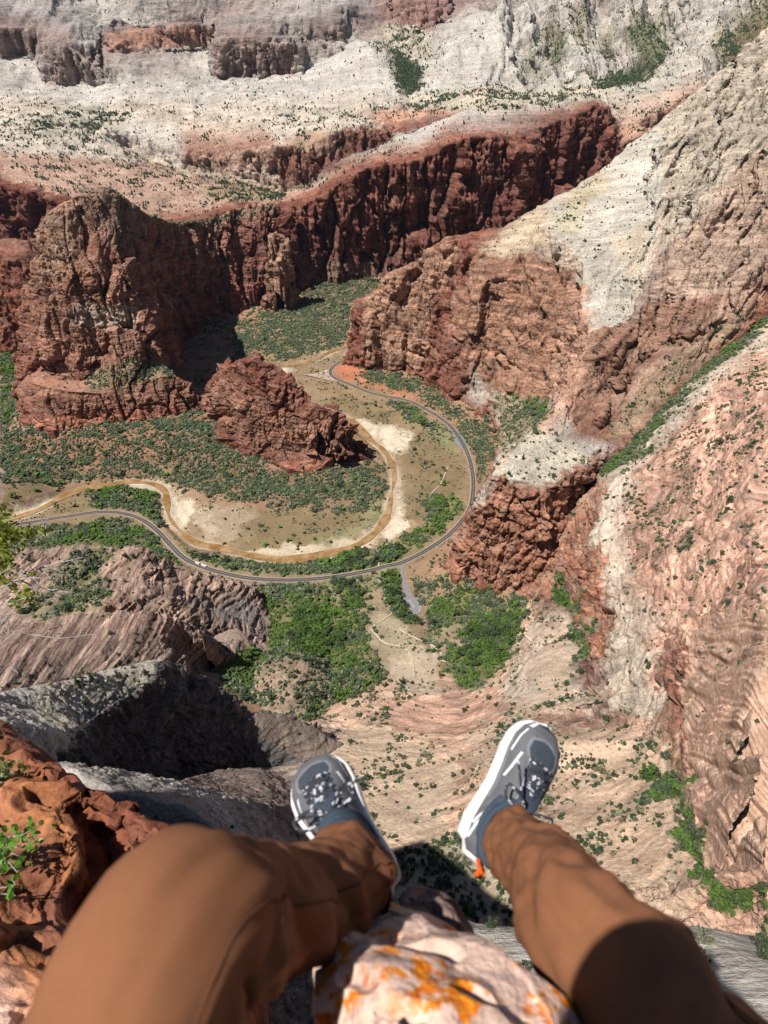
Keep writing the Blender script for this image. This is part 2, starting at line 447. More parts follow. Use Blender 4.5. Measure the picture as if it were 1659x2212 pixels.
# --- red butte with its hogback
butte_front = [Z(30,860,-600), Z(60,914,-598), Z(115,931,-598), Z(165,923,-598), Z(210,916,-598), Z(280,911,-598), Z(350,901,-600), Z(400,888,-602), Z(440,886,-604)]
butte_back = [Z(378,790,-642), Z(380,749,-642), Z(430,709,-642), Z(480,679,-642), Z(530,666,-640), Z(570,664,-637)]
butte_loop = butte_front + [W(-405,1225,-610), W(-445,1272,-640)] + butte_back[1:] + [W(-280,2110,-600), W(-450,2190,-560), W(-640,2050,-560), W(-760,1700,-560), Z(85,758,-575), Z(35,825,-590)]
butte_lines = [
 ('tan', [D(45,824,1200), D(100,836,1150), D(150,844,1145), D(190,849,1140), D(240,850,1150), D(280,842,1165), D(310,824,1190), D(350,814,1205), D(380,810,1215), D(415,822,1217), D(440,832,1212)]),
 ('redtop', [D(90,796,1215), D(130,829,1176), D(175,824,1180), D(200,809,1200), D(240,794,1225), D(270,784,1235), D(320,784,1245), D(355,789,1252)]),
 ('tan', [D(84,564,1275), D(150,575,1262), D(215,590,1262)]),
 ('tan', [D(95,660,1238), D(160,690,1215), D(240,690,1228), D(290,715,1240)]),
 ('tan', [D(80,492,1300), D(95,470,1300), D(125,440,1315), D(172,420,1345)]),
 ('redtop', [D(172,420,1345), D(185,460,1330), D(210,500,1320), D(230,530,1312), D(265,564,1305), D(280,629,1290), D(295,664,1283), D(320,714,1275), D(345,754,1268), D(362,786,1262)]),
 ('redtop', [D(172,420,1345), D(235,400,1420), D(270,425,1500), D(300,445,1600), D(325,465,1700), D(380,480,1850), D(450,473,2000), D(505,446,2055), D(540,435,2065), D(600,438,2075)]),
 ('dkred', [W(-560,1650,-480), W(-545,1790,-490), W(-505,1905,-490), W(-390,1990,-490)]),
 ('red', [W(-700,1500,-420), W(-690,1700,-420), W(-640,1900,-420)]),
]
# --- red fin at the river bend
fin_front = [Z(450,888,-606), Z(470,915,-608), Z(500,956,-612), Z(530,981,-618), Z(570,992,-622), Z(605,1006,-626), Z(625,1016,-628), Z(675,1023,-632), Z(720,1006,-636), Z(750,1005,-638), Z(764,995,-640), W(-42,1075,-642)]
fin_loop = [Z(390,880,-604), Z(425,868,-604)] + fin_front + [W(-60,1120,-643), W(-110,1170,-643), W(-200,1205,-643), W(-270,1230,-643), W(-350,1262,-643), W(-440,1262,-640), W(-470,1215,-620)]
fin_lines = [
 ('red', [D(395,815,1218), D(415,822,1217), D(450,835,1200), D(463,824,1195), D(480,804,1200), D(505,777,1195), D(530,775,1165), D(546,777,1150), D(565,790,1135), D(580,780,1135), D(596,790,1125), D(602,806,1120), D(620,810,1112), D(640,835,1100), D(650,864,1090), D(665,869,1085), D(695,873,1078), D(720,877,1070), D(745,895,1062), D(760,925,1055)]),
 ('tan', [D(470,850,1160), D(500,862,1128), D(535,880,1095), D(560,900,1075), D(590,915,1062), D(620,905,1065), D(650,915,1052), D(690,935,1042), D(725,940,1038), D(752,950,1040)]),
 ('red', [D(545,830,1120), D(575,835,1105), D(605,840,1095), D(630,850,1088)]),
 ('tan', [D(500,920,1092), D(540,945,1062), D(590,965,1040), D(630,975,1028), D(675,985,1020), D(720,970,1026)]),
]
# --- detached spire
spire_loop = [Z(564,668,-637), Z(588,678,-640), Z(632,670,-640), Z(662,650,-638), W(-225,1985,-634), W(-262,2010,-634), W(-335,1995,-634)]
spire_lines = [('spire', [D(584,502,1958), D(597,489,1962), D(613,507,1965)]), ('spire', [D(572,590,1940), D(592,600,1932), D(612,560,1948), D(628,580,1960)]), ('redtop', [D(640,632,1958), D(622,650,1940)])]
# --- buttress left of the butte
but_loop = [Z(-80,768,-598), Z(0,762,-598), Z(50,758,-597), Z(88,758,-597), W(-760,1700,-575), W(-850,1850,-570), W(-1500,1950,-570)]
but_lines = [('redtop', [D(-60,523,1640), D(0,520,1640), D(30,517,1650), D(55,535,1640), D(82,556,1620)]),
             ('red', [D(-40,560,1600), D(0,560,1600), D(45,560,1600), D(80,590,1590)]),
             ('dkred', [W(-1400,1800,-420), W(-900,1780,-420)])]
# --- the great mesa
mesa_front = [W(-2000,2000,-560), W(-1300,2120,-590), W(-900,2150,-590), W(-650,2140,-590), W(-480,2170,-600), Z(655,628,-622), Z(690,610,-622), Z(750,611,-626), Z(805,600,-628), W(60,2290,-630), W(260,2310,-630), W(455,2320,-630), W(475,2400,-625), W(560,2480,-620), W(760,2560,-620), W(920,2650,-615), W(990,2760,-600), W(1200,2900,-560), W(1500,2900,-420)]
mesa_loop = mesa_front + [W(2600,3400,-200), W(3600,6200,500), W(-3600,6200,600), W(-3200,2600,-300)]
mesa_lines = [
 ('red', [D(-120,380,2260), D(0,386,2250), D(75,410,2230), D(150,432,2210), D(230,460,2200), D(325,490,2190), D(400,490,2180), D(500,452,2175), D(600,447,2180), D(612,453,2200), D(640,440,2330), D(668,432,2330), D(685,427,2270), D(700,416,2265), D(740,386,2280), D(760,372,2285), D(800,360,2295), D(850,352,2300), D(900,345,2305), D(950,320,2320), D(979,305,2330), D(1004,295,2345), D(1054,290,2360), D(1089,295,2365), D(1114,305,2368), D(1128,335,2385)]),
 ('red', [D(1128,335,2385), D(1138,300,2510), D(1174,285,2560), D(1189,270,2580), D(1229,250,2610), D(1264,240,2640), D(1294,218,2690), D(1310,240,2740), D(1339,295,2800)]),
 ('pinkveg', [D(-80,330,2500), D(0,335,2480), D(100,345,2500), D(200,350,2600), D(300,368,2650), D(400,405,2450), D(500,418,2430), D(560,424,2430), D(620,420,2450)]),
 ('cream', [D(0,290,2720), D(100,285,2800), D(200,280,2900), D(258,296,2990), D(272,332,2975), D(330,356,2960), D(410,384,2890), D(515,393,2840), D(600,420,2800), D(650,425,2770), D(678,405,2790)]),
 ('white', [D(258,278,3010), D(280,284,3030), D(310,286,3040), D(330,298,3020), D(370,318,2970)]),
 ('redtop', [D(370,318,2970), D(410,330,2935), D(460,333,2905), D(515,333,2880), D(600,318,2850), D(660,312,2840), D(700,302,2860), D(740,282,2900), D(810,272,2920), D(840,276,2900)]),
 ('dkred', [D(605,396,2812), D(660,398,2800), D(700,370,2815), D(745,355,2850), D(810,345,2872), D(838,320,2865)]),
 ('redtop', [D(700,405,2420), D(760,362,2450), D(850,340,2450), D(900,335,2450), D(950,305,2500)]),
 ('whiteveg', [D(860,300,2720), D(950,275,2750), D(1000,262,2760), D(1100,252,2780), D(1200,228,2850), D(1290,207,2900)]),
 ('white', [D(905,300,2560), D(950,262,2620), D(985,243,2660), D(1060,232,2720), D(1130,215,2800)]),
 ('dkred', [D(862,285,2800), D(900,290,2830), D(945,272,2850)]),
 ('pink', [D(845,240,3010), D(900,238,3040), D(950,232,3060), D(985,215,3080)]),
 ('cream', [D(0,240,3080), D(100,245,3110), D(200,255,3110), D(300,240,3200), D(400,262,3150), D(500,270,3100), D(600,270,3080), D(700,250,3100), D(800,242,3110)]),
 ('white', [D(0,190,3420), D(100,205,3420), D(200,215,3400), D(300,195,3450), D(400,205,3420), D(500,205,3430), D(600,200,3430), D(700,195,3430), D(800,200,3350), D(862,208,3300)]),
 ('white', [D(-100,130,3900), D(0,131,3900), D(65,123,3950), D(80,151,3850), D(95,176,3760), D(150,191,3710), D(215,183,3710), D(226,161,3800), D(250,147,3920), D(240,114,4060), D(310,109,4100), D(425,108,4100), D(468,97,4120), D(452,150,3920), D(465,173,3830), D(550,172,3810), D(645,167,3810), D(655,146,3870), D(740,122,3950), D(757,92,4050), D(800,100,4000)]),
 ('varn_shade', [D(-100,60,3920), D(0,62,3920), D(65,66,3972), D(84,80,3872), D(105,98,3785), D(150,102,3735), D(215,102,3735), D(232,78,3825), D(255,70,3945), D(310,58,4085), D(425,58,4130), D(470,52,4145), D(466,88,3945), D(480,95,3855), D(550,90,3835), D(645,88,3835), D(662,80,3895), D(740,62,3975), D(762,48,4075)]),
 ('greywall', [D(-100,0,4040), D(0,5,4040), D(84,20,3990), D(150,42,3860), D(215,42,3860), D(240,25,3960), D(310,0,4190), D(425,0,4210), D(480,40,4010), D(550,35,3950), D(645,34,3950), D(672,30,4000), D(745,10,4080), D(770,0,4150)]),
 ('whiteveg', [D(-100,-90,4900), D(200,-70,4700), D(400,-90,4900), D(600,-70,4800), D(760,-60,4800), D(880,-70,4800)]),
 ('white', [D(757,60,4060), D(790,90,3800), D(820,130,3600), D(848,170,3430), D(866,208,3290)]),
 ('whiteveg', [D(880,215,3200), D(910,205,3260), D(960,212,3240), D(1000,205,3280), D(1080,203,3300), D(1140,205,3250)]),
 ('green', [D(870,190,3420), D(890,150,3650), D(860,100,3900)]),
 ('whiteveg', [D(905,150,3560), D(909,50,3850), D(940,130,3580)]),
 ('white', [D(912,194,3330), D(950,140,3450), D(979,92,3560), D(1015,145,3450), D(1068,193,3330)]),
 ('white', [D(1000,80,3700), D(1049,50,3800), D(1075,100,3640), D(1104,165,3480)]),
 ('varn_shade', [D(829,58,4100), D(880,62,4080), D(925,80,4000), D(965,40,4150), D(1000,20,4200)]),
 ('varn_shade', [D(829,5,4220), D(880,8,4200), D(960,-20,4300), D(1030,-40,4300)]),
 ('white', [D(1110,150,3560), D(1140,90,3720), D(1168,30,3900), D(1180,-10,4000)]),
 ('whiteveg', [D(1120,165,3500), D(1160,172,3460), D(1200,170,3470), D(1300,180,3440), D(1350,165,3520), D(1395,140,3640)]),
 ('white', [D(1215,160,3540), D(1225,100,3700), D(1215,30,3900)]), ('white', [D(1265,172,3520), D(1275,100,3720), D(1290,20,3950)]),
 ('white', [D(1335,160,3600), D(1340,80,3800), D(1345,10,4000)]),
 ('green', [D(1200,130,3690), D(1190,80,3850)]), ('green', [D(1248,120,3720), D(1250,60,3900)]), ('green', [D(1310,130,3720), D(1315,70,3880)]),
 ('green', [D(1290,190,3420), D(1360,172,3480), D(1410,140,3600), D(1440,100,3800), D(1380,60,3950)]),
 ('white', [D(1440,150,3560), D(1480,100,3700), D(1540,60,3900), D(1600,0,4300)]),
 ('whiteveg', [D(1440,110,3900), D(1500,50,4300), D(1560,0,4700), D(1680,-30,5200)]),
 ('green', [D(1560,110,3700), D(1620,60,4000), D(1680,20,4400)]),
 ('whiteveg', [D(1340,200,3250), D(1400,200,3250), D(1460,170,3300), D(1520,130,3420)]),
 ('pinkveg', [D(1330,262,2950), D(1380,262,2930), D(1440,235,3000), D(1500,200,3050)]),
 ('redtop', [D(1345,310,2800), D(1400,285,2820), D(1460,250,2850)]),
]
# --- white ridge on the right with its red nose
ridge_left = [Z(738,788,-643), Z(770,792,-642), Z(810,796,-641), Z(874,806,-639), Z(919,817,-637), Z(950,841,-633), Z(994,862,-631), Z(1029,892,-631), Z(1059,907,-631), Z(1075,927,-631), Z(1082,956,-629), Z(1076,994,-626), Z(1064,1026,-622), Z(1046,1064,-621), Z(1031,1107,-621), Z(995,1152,-621), Z(965,1202,-623), Z(957,1226,-623), Z(984,1241,-621), Z(1014,1258,-619), Z(1054,1266,-617), Z(1089,1281,-613), Z(1149,1298,-606)]
ridge_right = [Z(1180,1247,-577), Z(1205,1192,-548), Z(1229,1114,-522), Z(1264,1069,-508), Z(1292,1012,-498), Z(1354,958,-489), Z(1414,908,-477), Z(1454,864,-460), Z(1529,787,-427), Z(1579,737,-402), Z(1659,662,-362)]
ridge_loop = ridge_left + ridge_right + [W(1000,1320,-320), W(1500,1500,-250), W(1900,2100,-250), W(1500,2500,-300), W(900,2150,-600), W(400,1950,-620), W(40,1760,-636), W(-60,1650,-643)]
ridge_lines = [
 ('red', [D(786,650,1590), D(820,620,1560), D(833,600,1560), D(850,582,1555), D(900,562,1545), D(930,530,1540), D(954,517,1530), D(1029,521,1470), D(1064,506,1480), D(1099,486,1500)]),
 ('cream', [D(1099,486,1500), D(1179,436,1520), D(1254,396,1560), D(1314,356,1610), D(1354,311,1650), D(1414,273,1690), D(1449,241,1720), D(1504,196,1750), D(1549,156,1780), D(1594,126,1800), D(1629,86,1830), D(1700,40,1880), D(1850,-40,1950)]),
 ('cream', [D(1099,486,1500), D(1150,492,1430), D(1184,500,1380), D(1209,522,1310), D(1259,566,1260), D(1254,629,1195), D(1269,704,1125)]),
 ('tan', [D(1040,600,1395), D(1100,600,1370), D(1160,610,1320), D(1210,640,1255), D(1230,700,1200)]),
 ('tan', [Z(1056,854,-585), Z(1094,850,-572), Z(1154,857,-560), Z(1190,868,-548)]),
 ('whiteveg', [D(1030,868,1300), D(1049,846,1290), D(1066,869,1250), D(1082,889,1210), D(1101,910,1140), D(1103,964,1030), D(1085,996,930)]),
 ('pink', [D(1269,706,1122), D(1262,760,1035), D(1249,814,955), D(1219,860,882), D(1180,905,836), D(1149,924,812), D(1110,970,766), D(1072,1006,727)]),
 ('white', [D(1064,1018,716), D(1100,1032,706), D(1149,1045,691), D(1179,1057,688), D(1225,1030,718), D(1264,1000,764), D(1292,962,818)]),
 ('whiteveg', [D(1110,1000,736), D(1160,990,757), D(1200,960,797), D(1230,920,848)]),
 ('tan', [D(1250,940,838), D(1270,880,910), D(1290,830,972), D(1315,780,1030)]),
 ('cream', [D(1299,710,1118), D(1354,695,1150), D(1369,664,1185), D(1394,604,1235), D(1429,480,1340), D(1444,425,1400), D(1480,340,1490), D(1530,250,1600)]),
 ('varn_shade', [D(1310,735,1080), D(1365,715,1120), D(1400,660,1150), D(1425,600,1200), D(1455,500,1310), D(1475,420,1390)]),
 ('varn_shade', [D(1450,620,1160), D(1500,560,1190), D(1550,520,1205), D(1600,470,1230), D(1659,420,1250), D(1750,380,1260)]),
 ('cream', [D(1500,400,1330), D(1560,330,1370), D(1620,250,1420), D(1659,200,1460), D(1760,120,1500)]),
 ('cream', [D(1510,450,1270), D(1600,340,1330), D(1659,290,1360)]),
 ('redtop', [D(1400,742,1085), D(1480,690,1098), D(1540,640,1120), D(1580,600,1135), D(1659,560,1150), D(1740,530,1180)]),
 ('pinkveg', [D(1340,850,948), D(1400,800,988), D(1460,760,1022), D(1530,715,1055), D(1600,655,1095)]),
]
# --- knolls at left
k1_loop = [W(-600,640,-575), W(-430,715,-622), W(-320,705,-628), W(-220,690,-632), Z(568,1287,-634), Z(580,1342,-631), Z(584,1390,-626), Z(562,1420,-612), W(-190,560,-590), W(-240,520,-560), W(-300,495,-545), W(-420,470,-525), W(-560,440,-505)]
k1_lines = [('kpink', [D(-40,1195,590), D(65,1188,600), D(120,1183,605), D(175,1178,612), D(210,1195,612), D(240,1183,618), D(280,1181,618), D(310,1183,622), D(340,1198,624), D(380,1228,628), D(410,1233,628), D(435,1243,628), D(480,1253,632), D(530,1263,638), D(553,1275,648)]),
            ('kpink', [D(-20,1260,545), D(100,1250,565), D(200,1245,572), D(300,1240,580), D(380,1262,598), D(435,1280,605)]),
            ('dkgrey', [D(435,1280,605), D(452,1310,585), D(500,1330,578), D(530,1338,592)]),
            ('dkgrey', [W(-215,592,-600), W(-188,615,-610)]),
            ('pinkveg', [D(100,1322,520), D(225,1312,505), D(300,1302,525), D(370,1312,535)])]
k2_loop = [W(-560,470,-525), W(-430,495,-540), W(-310,515,-560), W(-215,540,-585), Z(520,1387,-590), Z(507,1422,-580), Z(450,1453,-565), Z(425,1458,-560), W(-200,408,-535), W(-240,385,-520), W(-300,360,-490), W(-420,310,-440), W(-560,300,-420)]
k2_lines = [('kpink', [D(-80,1390,400), D(0,1373,415), D(75,1343,430), D(150,1328,440), D(225,1318,450), D(320,1318,460), D(370,1328,465), D(430,1343,470), D(480,1353,480), D(508,1367,495)]),
            ('kbrown', [D(0,1430,378), D(100,1400,400), D(225,1385,415), D(340,1385,430), D(430,1400,442)]),
            ('brown', [D(-60,1500,330), D(0,1488,345), D(100,1470,370), D(200,1463,385), D(300,1433,410), D(350,1422,420), D(425,1450,424)])]
k3_loop = [W(-420,260,-440), W(-300,300,-470), W(-200,345,-510), W(-120,375,-540), W(-75,375,-540), Z(742,1610,-520), Z(700,1645,-512), W(-85,318,-510), W(-125,303,-495), W(-150,268,-470), W(-157,228,-440), W(-166,192,-400), W(-178,150,-330), W(-330,100,-250), W(-450,170,-320)]
k3_lines = [('white', [D(-60,1500,215), D(0,1489,235), D(75,1478,250), D(150,1463,268), D(250,1438,295), D(345,1418,322)]),
            ('grey', [D(345,1418,322), D(385,1433,332), D(425,1453,338), D(475,1483,342), D(520,1508,347), D(535,1535,347), D(600,1540,352), D(675,1565,352), D(735,1603,348)]),
            ('white', [D(345,1453,300), D(300,1478,280), D(270,1498,264), D(220,1528,243), D(175,1558,222), D(140,1588,202), D(105,1622,180)]),
            ('white', [D(0,1560,180), D(60,1600,165), D(-60,1590,150)]),
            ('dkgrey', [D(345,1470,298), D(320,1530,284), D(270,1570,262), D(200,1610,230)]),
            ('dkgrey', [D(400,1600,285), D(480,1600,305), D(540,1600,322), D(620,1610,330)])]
k4_loop = [W(-330,180,-400), W(-230,235,-440), W(-150,275,-480), W(-90,290,-490), Z(700,1650,-500), Z(735,1690,-478), Z(740,1780,-452), Z(745,1860,-430), W(-10,120,-410), W(-30,60,-380), W(-120,40,-360), W(-260,60,-340), W(-340,110,-360)]
k4_lines = [('white', [D(120,1645,150), D(165,1654,152), D(225,1659,155), D(280,1674,157), D(350,1682,160)]),
            ('white', [D(350,1682,160), D(395,1700,160), D(450,1720,160), D(495,1750,157), D(525,1795,150), D(550,1830,144), D(600,1850,138)]),
            ('grey', [D(240,1700,136), D(300,1712,139), D(360,1714,139), D(420,1747,130), D(480,1800,118)]),
            ('brown', [D(380,1690,190), D(470,1705,205), D(560,1700,222), D(600,1740,205), D(640,1800,180)]),
            ('brown', [D(480,1660,265), D(560,1655,270), D(630,1690,258), D(680,1740,228), D(690,1800,205)]),
            ('grey', [W(-200,80,-262), W(-130,80,-268), W(-70,85,-285)])]
k5_loop = [Z(548,1470,-592), Z(545,1505,-578), Z(575,1545,-562), Z(660,1552,-562), Z(727,1505,-582), W(-70,520,-605), W(-105,535,-610), W(-160,510,-605)]
k5_lines = [('kveg', [D(565,1434,468), D(615,1413,480), D(665,1433,480), D(700,1458,475), D(722,1490,458)]),
            ('kveg', [D(600,1470,450), D(650,1490,445)])]
ledge_loop = [W(-8,38,-300), W(20,36,-300), W(60,40,-300), W(110,30,-300), W(110,4,-300), W(-8,4,-300)]
ledge_lines = [('whiteveg', [D(890,1936,31), D(925,1941,30.5), D(1000,1976,29.5), D(1060,1993,28.5), D(1200,2000,28.5), D(1350,1996,28.5), D(1430,1991,28.5), D(1500,1993,29), D(1600,2011,29.5), D(1659,2021,30), D(1800,2050,31)]),
               ('white', [W(-5,15,-66), W(20,14,-60), W(40,14,-57), W(100,14,-57)]),
               ('white', [W(-6,8,-45), W(20,7,-40), W(100,7,-38)])]
# --- valley floor, side canyon and the slopes below the viewpoint: one sheet
ground_loop = [W(-5000,-800,-700), W(5000,-800,-700), W(7000,3000,-660), W(7000,7000,-660), W(-7000,7000,-660), W(-7000,3000,-660)]
ground_pts = []
def G(c, *pts): ground_pts.append((c, list(pts)))
for q in (butte_front, butte_back, fin_front, [p for p in fin_loop[-8:-2]], but_loop[:4], mesa_front, ridge_left, ridge_right, k5_loop):
    for p in q: G('talus', p)
for q in (k1_loop, k2_loop, k3_loop, k4_loop):
    for p in q: G('brown', p)
RIVER = [(774,742),(732,753),(704,764),(669,780),(634,789),(599,792),(575,812),(600,850),(640,877),(700,886),(755,908),(800,948),(828,972),(845,998),(852,1029),(846,1064),(840,1100),(830,1125),(812,1148),(780,1172),(725,1191),(650,1206),(600,1208),(525,1196),(475,1183),(425,1172),(390,1147),(366,1117),(360,1087),(356,1062),(330,1045),(280,1040),(225,1049),(189,1054),(147,1067),(126,1078),(84,1100),(42,1115),(-30,1135),(-120,1160)]
G('soil', *[Z(u, v, -651.5) for u, v in RIVER])
ROAD = [(760,776),(738,781),(726.5,787),(717,795),(713.5,803.5),(717,812),(730,820),(753,829),(796,847),(829,855),(879,865),(929,889),(969,917),(994,949),(1012,985),(1021,1024),(1022,1062),(1013,1102),(979,1147),(929,1184),(869,1215),(829,1224),(810,1230),(750,1242),(675,1251),(600,1253),(525,1247),(450,1229),(400,1207),(370,1179),(340,1147),(305,1122),(265,1109),(215,1106),(150,1115),(75,1127),(0,1140),(-100,1162)]
G('soil', *[Z(u, v, -644) for u, v in ROAD])
SPUR = [(866,1218),(868.5,1236),(872.5,1250),(878,1266),(884,1284),(892,1302),(899,1322)]
G('soil', *[Z(u, v, -644) for u, v in SPUR])
G('soil', Z(600,1150,-649), Z(700,1140,-649), Z(500,1140,-648), Z(780,1080,-646)); G('soil', Z(930,1050,-646), Z(900,950,-647), Z(880,1120,-648))
G('talus', Z(150,1000,-635), Z(300,1000,-635), Z(450,1020,-638), Z(600,1070,-642), Z(720,1050,-645), Z(0,960,-625), Z(0,850,-610), Z(-60,900,-610))
G('talus', Z(620,720,-644), Z(700,680,-640), Z(650,650,-632), Z(740,700,-648))
G('green', Z(200,1160,-636), Z(300,1160,-640), Z(100,1170,-630), Z(0,1180,-625))
G('green', Z(640,1300,-638), Z(750,1300,-640), Z(600,1340,-630), Z(650,1400,-612), Z(700,1360,-628))
G('soil', Z(800,1350,-628), Z(900,1375,-622), Z(850,1440,-606), Z(930,1430,-606), Z(750,1440,-598), Z(700,1480,-582), Z(600,1560,-556), Z(900,1335,-634))
G('green', Z(1000,1330,-626), Z(1090,1350,-612), Z(1000,1400,-616), Z(950,1290,-634))
G('slab', Z(640,1575,-548), Z(700,1548,-570), Z(800,1500,-587), Z(880,1480,-592), Z(950,1470,-592), Z(1010,1482,-582))
for q in ([Z(800,1600,-530), Z(900,1560,-548), Z(1000,1560,-537), Z(1100,1550,-508)], [Z(760,1700,-482), Z(900,1700,-482), Z(1000,1700,-472), Z(1100,1700,-452)],
          [Z(850,1800,-450), Z(700,1760,-440), Z(850,1900,-427), Z(1000,1850,-422), Z(950,1950,-412), Z(1100,2050,-392), Z(800,2000,-412)],
          [Z(1200,1600,-442), Z(1300,1650,-427), Z(1400,1600,-412), Z(1250,1800,-402), Z(1400,1850,-377), Z(1100,1900,-397), Z(1300,1950,-372), Z(1500,1950,-347)]):
    for p in q: G('slab', p)

# knob between the valley and the inner gorge
G('slab', Z(1149,1302,-602), Z(1127,1370,-600), Z(1100,1430,-592), Z(1067,1478,-574))
G('cream', Z(1166,1342,-560), Z(1152,1400,-545), Z(1130,1450,-538), Z(1100,1492,-532))
G('cream', Z(1199,1318,-547)); G('cream', Z(1195,1400,-528)); G('cream', Z(1215,1450,-517)); G('cream', Z(1235,1500,-500))
G('dkred', Z(1225,1290,-562), Z(1240,1330,-547), Z(1257,1372,-534), Z(1265,1422,-520), Z(1277,1497,-497), Z(1300,1540,-470))
# slickrock slope on the right, with its rim over the gorge and the side canyon
G('cream', D(1800,640,1150), D(1659,702,1075), D(1649,717,1065), D(1579,763,1008), D(1529,794,968), D(1479,847,908), D(1429,912,848), D(1394,982,778), D(1329,1032,722), D(1319,1097,658), Z(1280,1150,-486), Z(1279,1187,-487), Z(1309,1222,-480), Z(1329,1252,-474), Z(1335,1297,-468), Z(1339,1342,-461), Z(1332,1400,-457), Z(1322,1450,-457), Z(1304,1510,-455))
for p in (Z(1659,850,-347), Z(1659,1000,-320), Z(1550,1000,-370), Z(1450,1000,-420), Z(1400,1100,-446), Z(1500,1100,-396), Z(1600,1100,-346), Z(1659,1200,-310), Z(1500,1200,-386), Z(1400,1250,-432), Z(1400,1400,-427), Z(1590,1250,-345), Z(1400,1500,-425)):
    G('pink', p)
G('red', Z(1489,1362,-388), Z(1484,1402,-388), Z(1474,1497,-388), Z(1475,1562,-384), Z(1490,1640,-376), Z(1505,1720,-366), Z(1520,1800,-356), Z(1527,1880,-347))
G('pink', Z(1535,1352,-358), Z(1530,1420,-352), Z(1522,1500,-350), Z(1528,1580,-342), Z(1540,1660,-332), Z(1555,1740,-322), Z(1575,1820,-316))
G('cream', Z(1659,1340,-285), Z(1640,1420,-270), Z(1635,1520,-262), Z(1659,1620,-250)); G('pink', Z(1659,1750,-252)); G('pink', Z(1659,1860,-262))
G('green', Z(1440,1640,-400), Z(1450,1700,-388), Z(1462,1760,-376), Z(1490,1840,-362), Z(1530,1930,-348), Z(1620,1965,-338))
for p in (W(420,120,-190), W(700,400,-150), W(950,820,-200), W(1300,1200,-250), W(900,0,-200)): G('pink', p)
for p in (W(-800,500,-500), W(-800,300,-420), W(-700,900,-600), W(-1400,1200,-600), W(-1200,600,-560), W(-500,150,-400), W(-150,60,-400), W(0,40,-420), W(150,40,-400), W(300,20,-330)): G('brown', p)

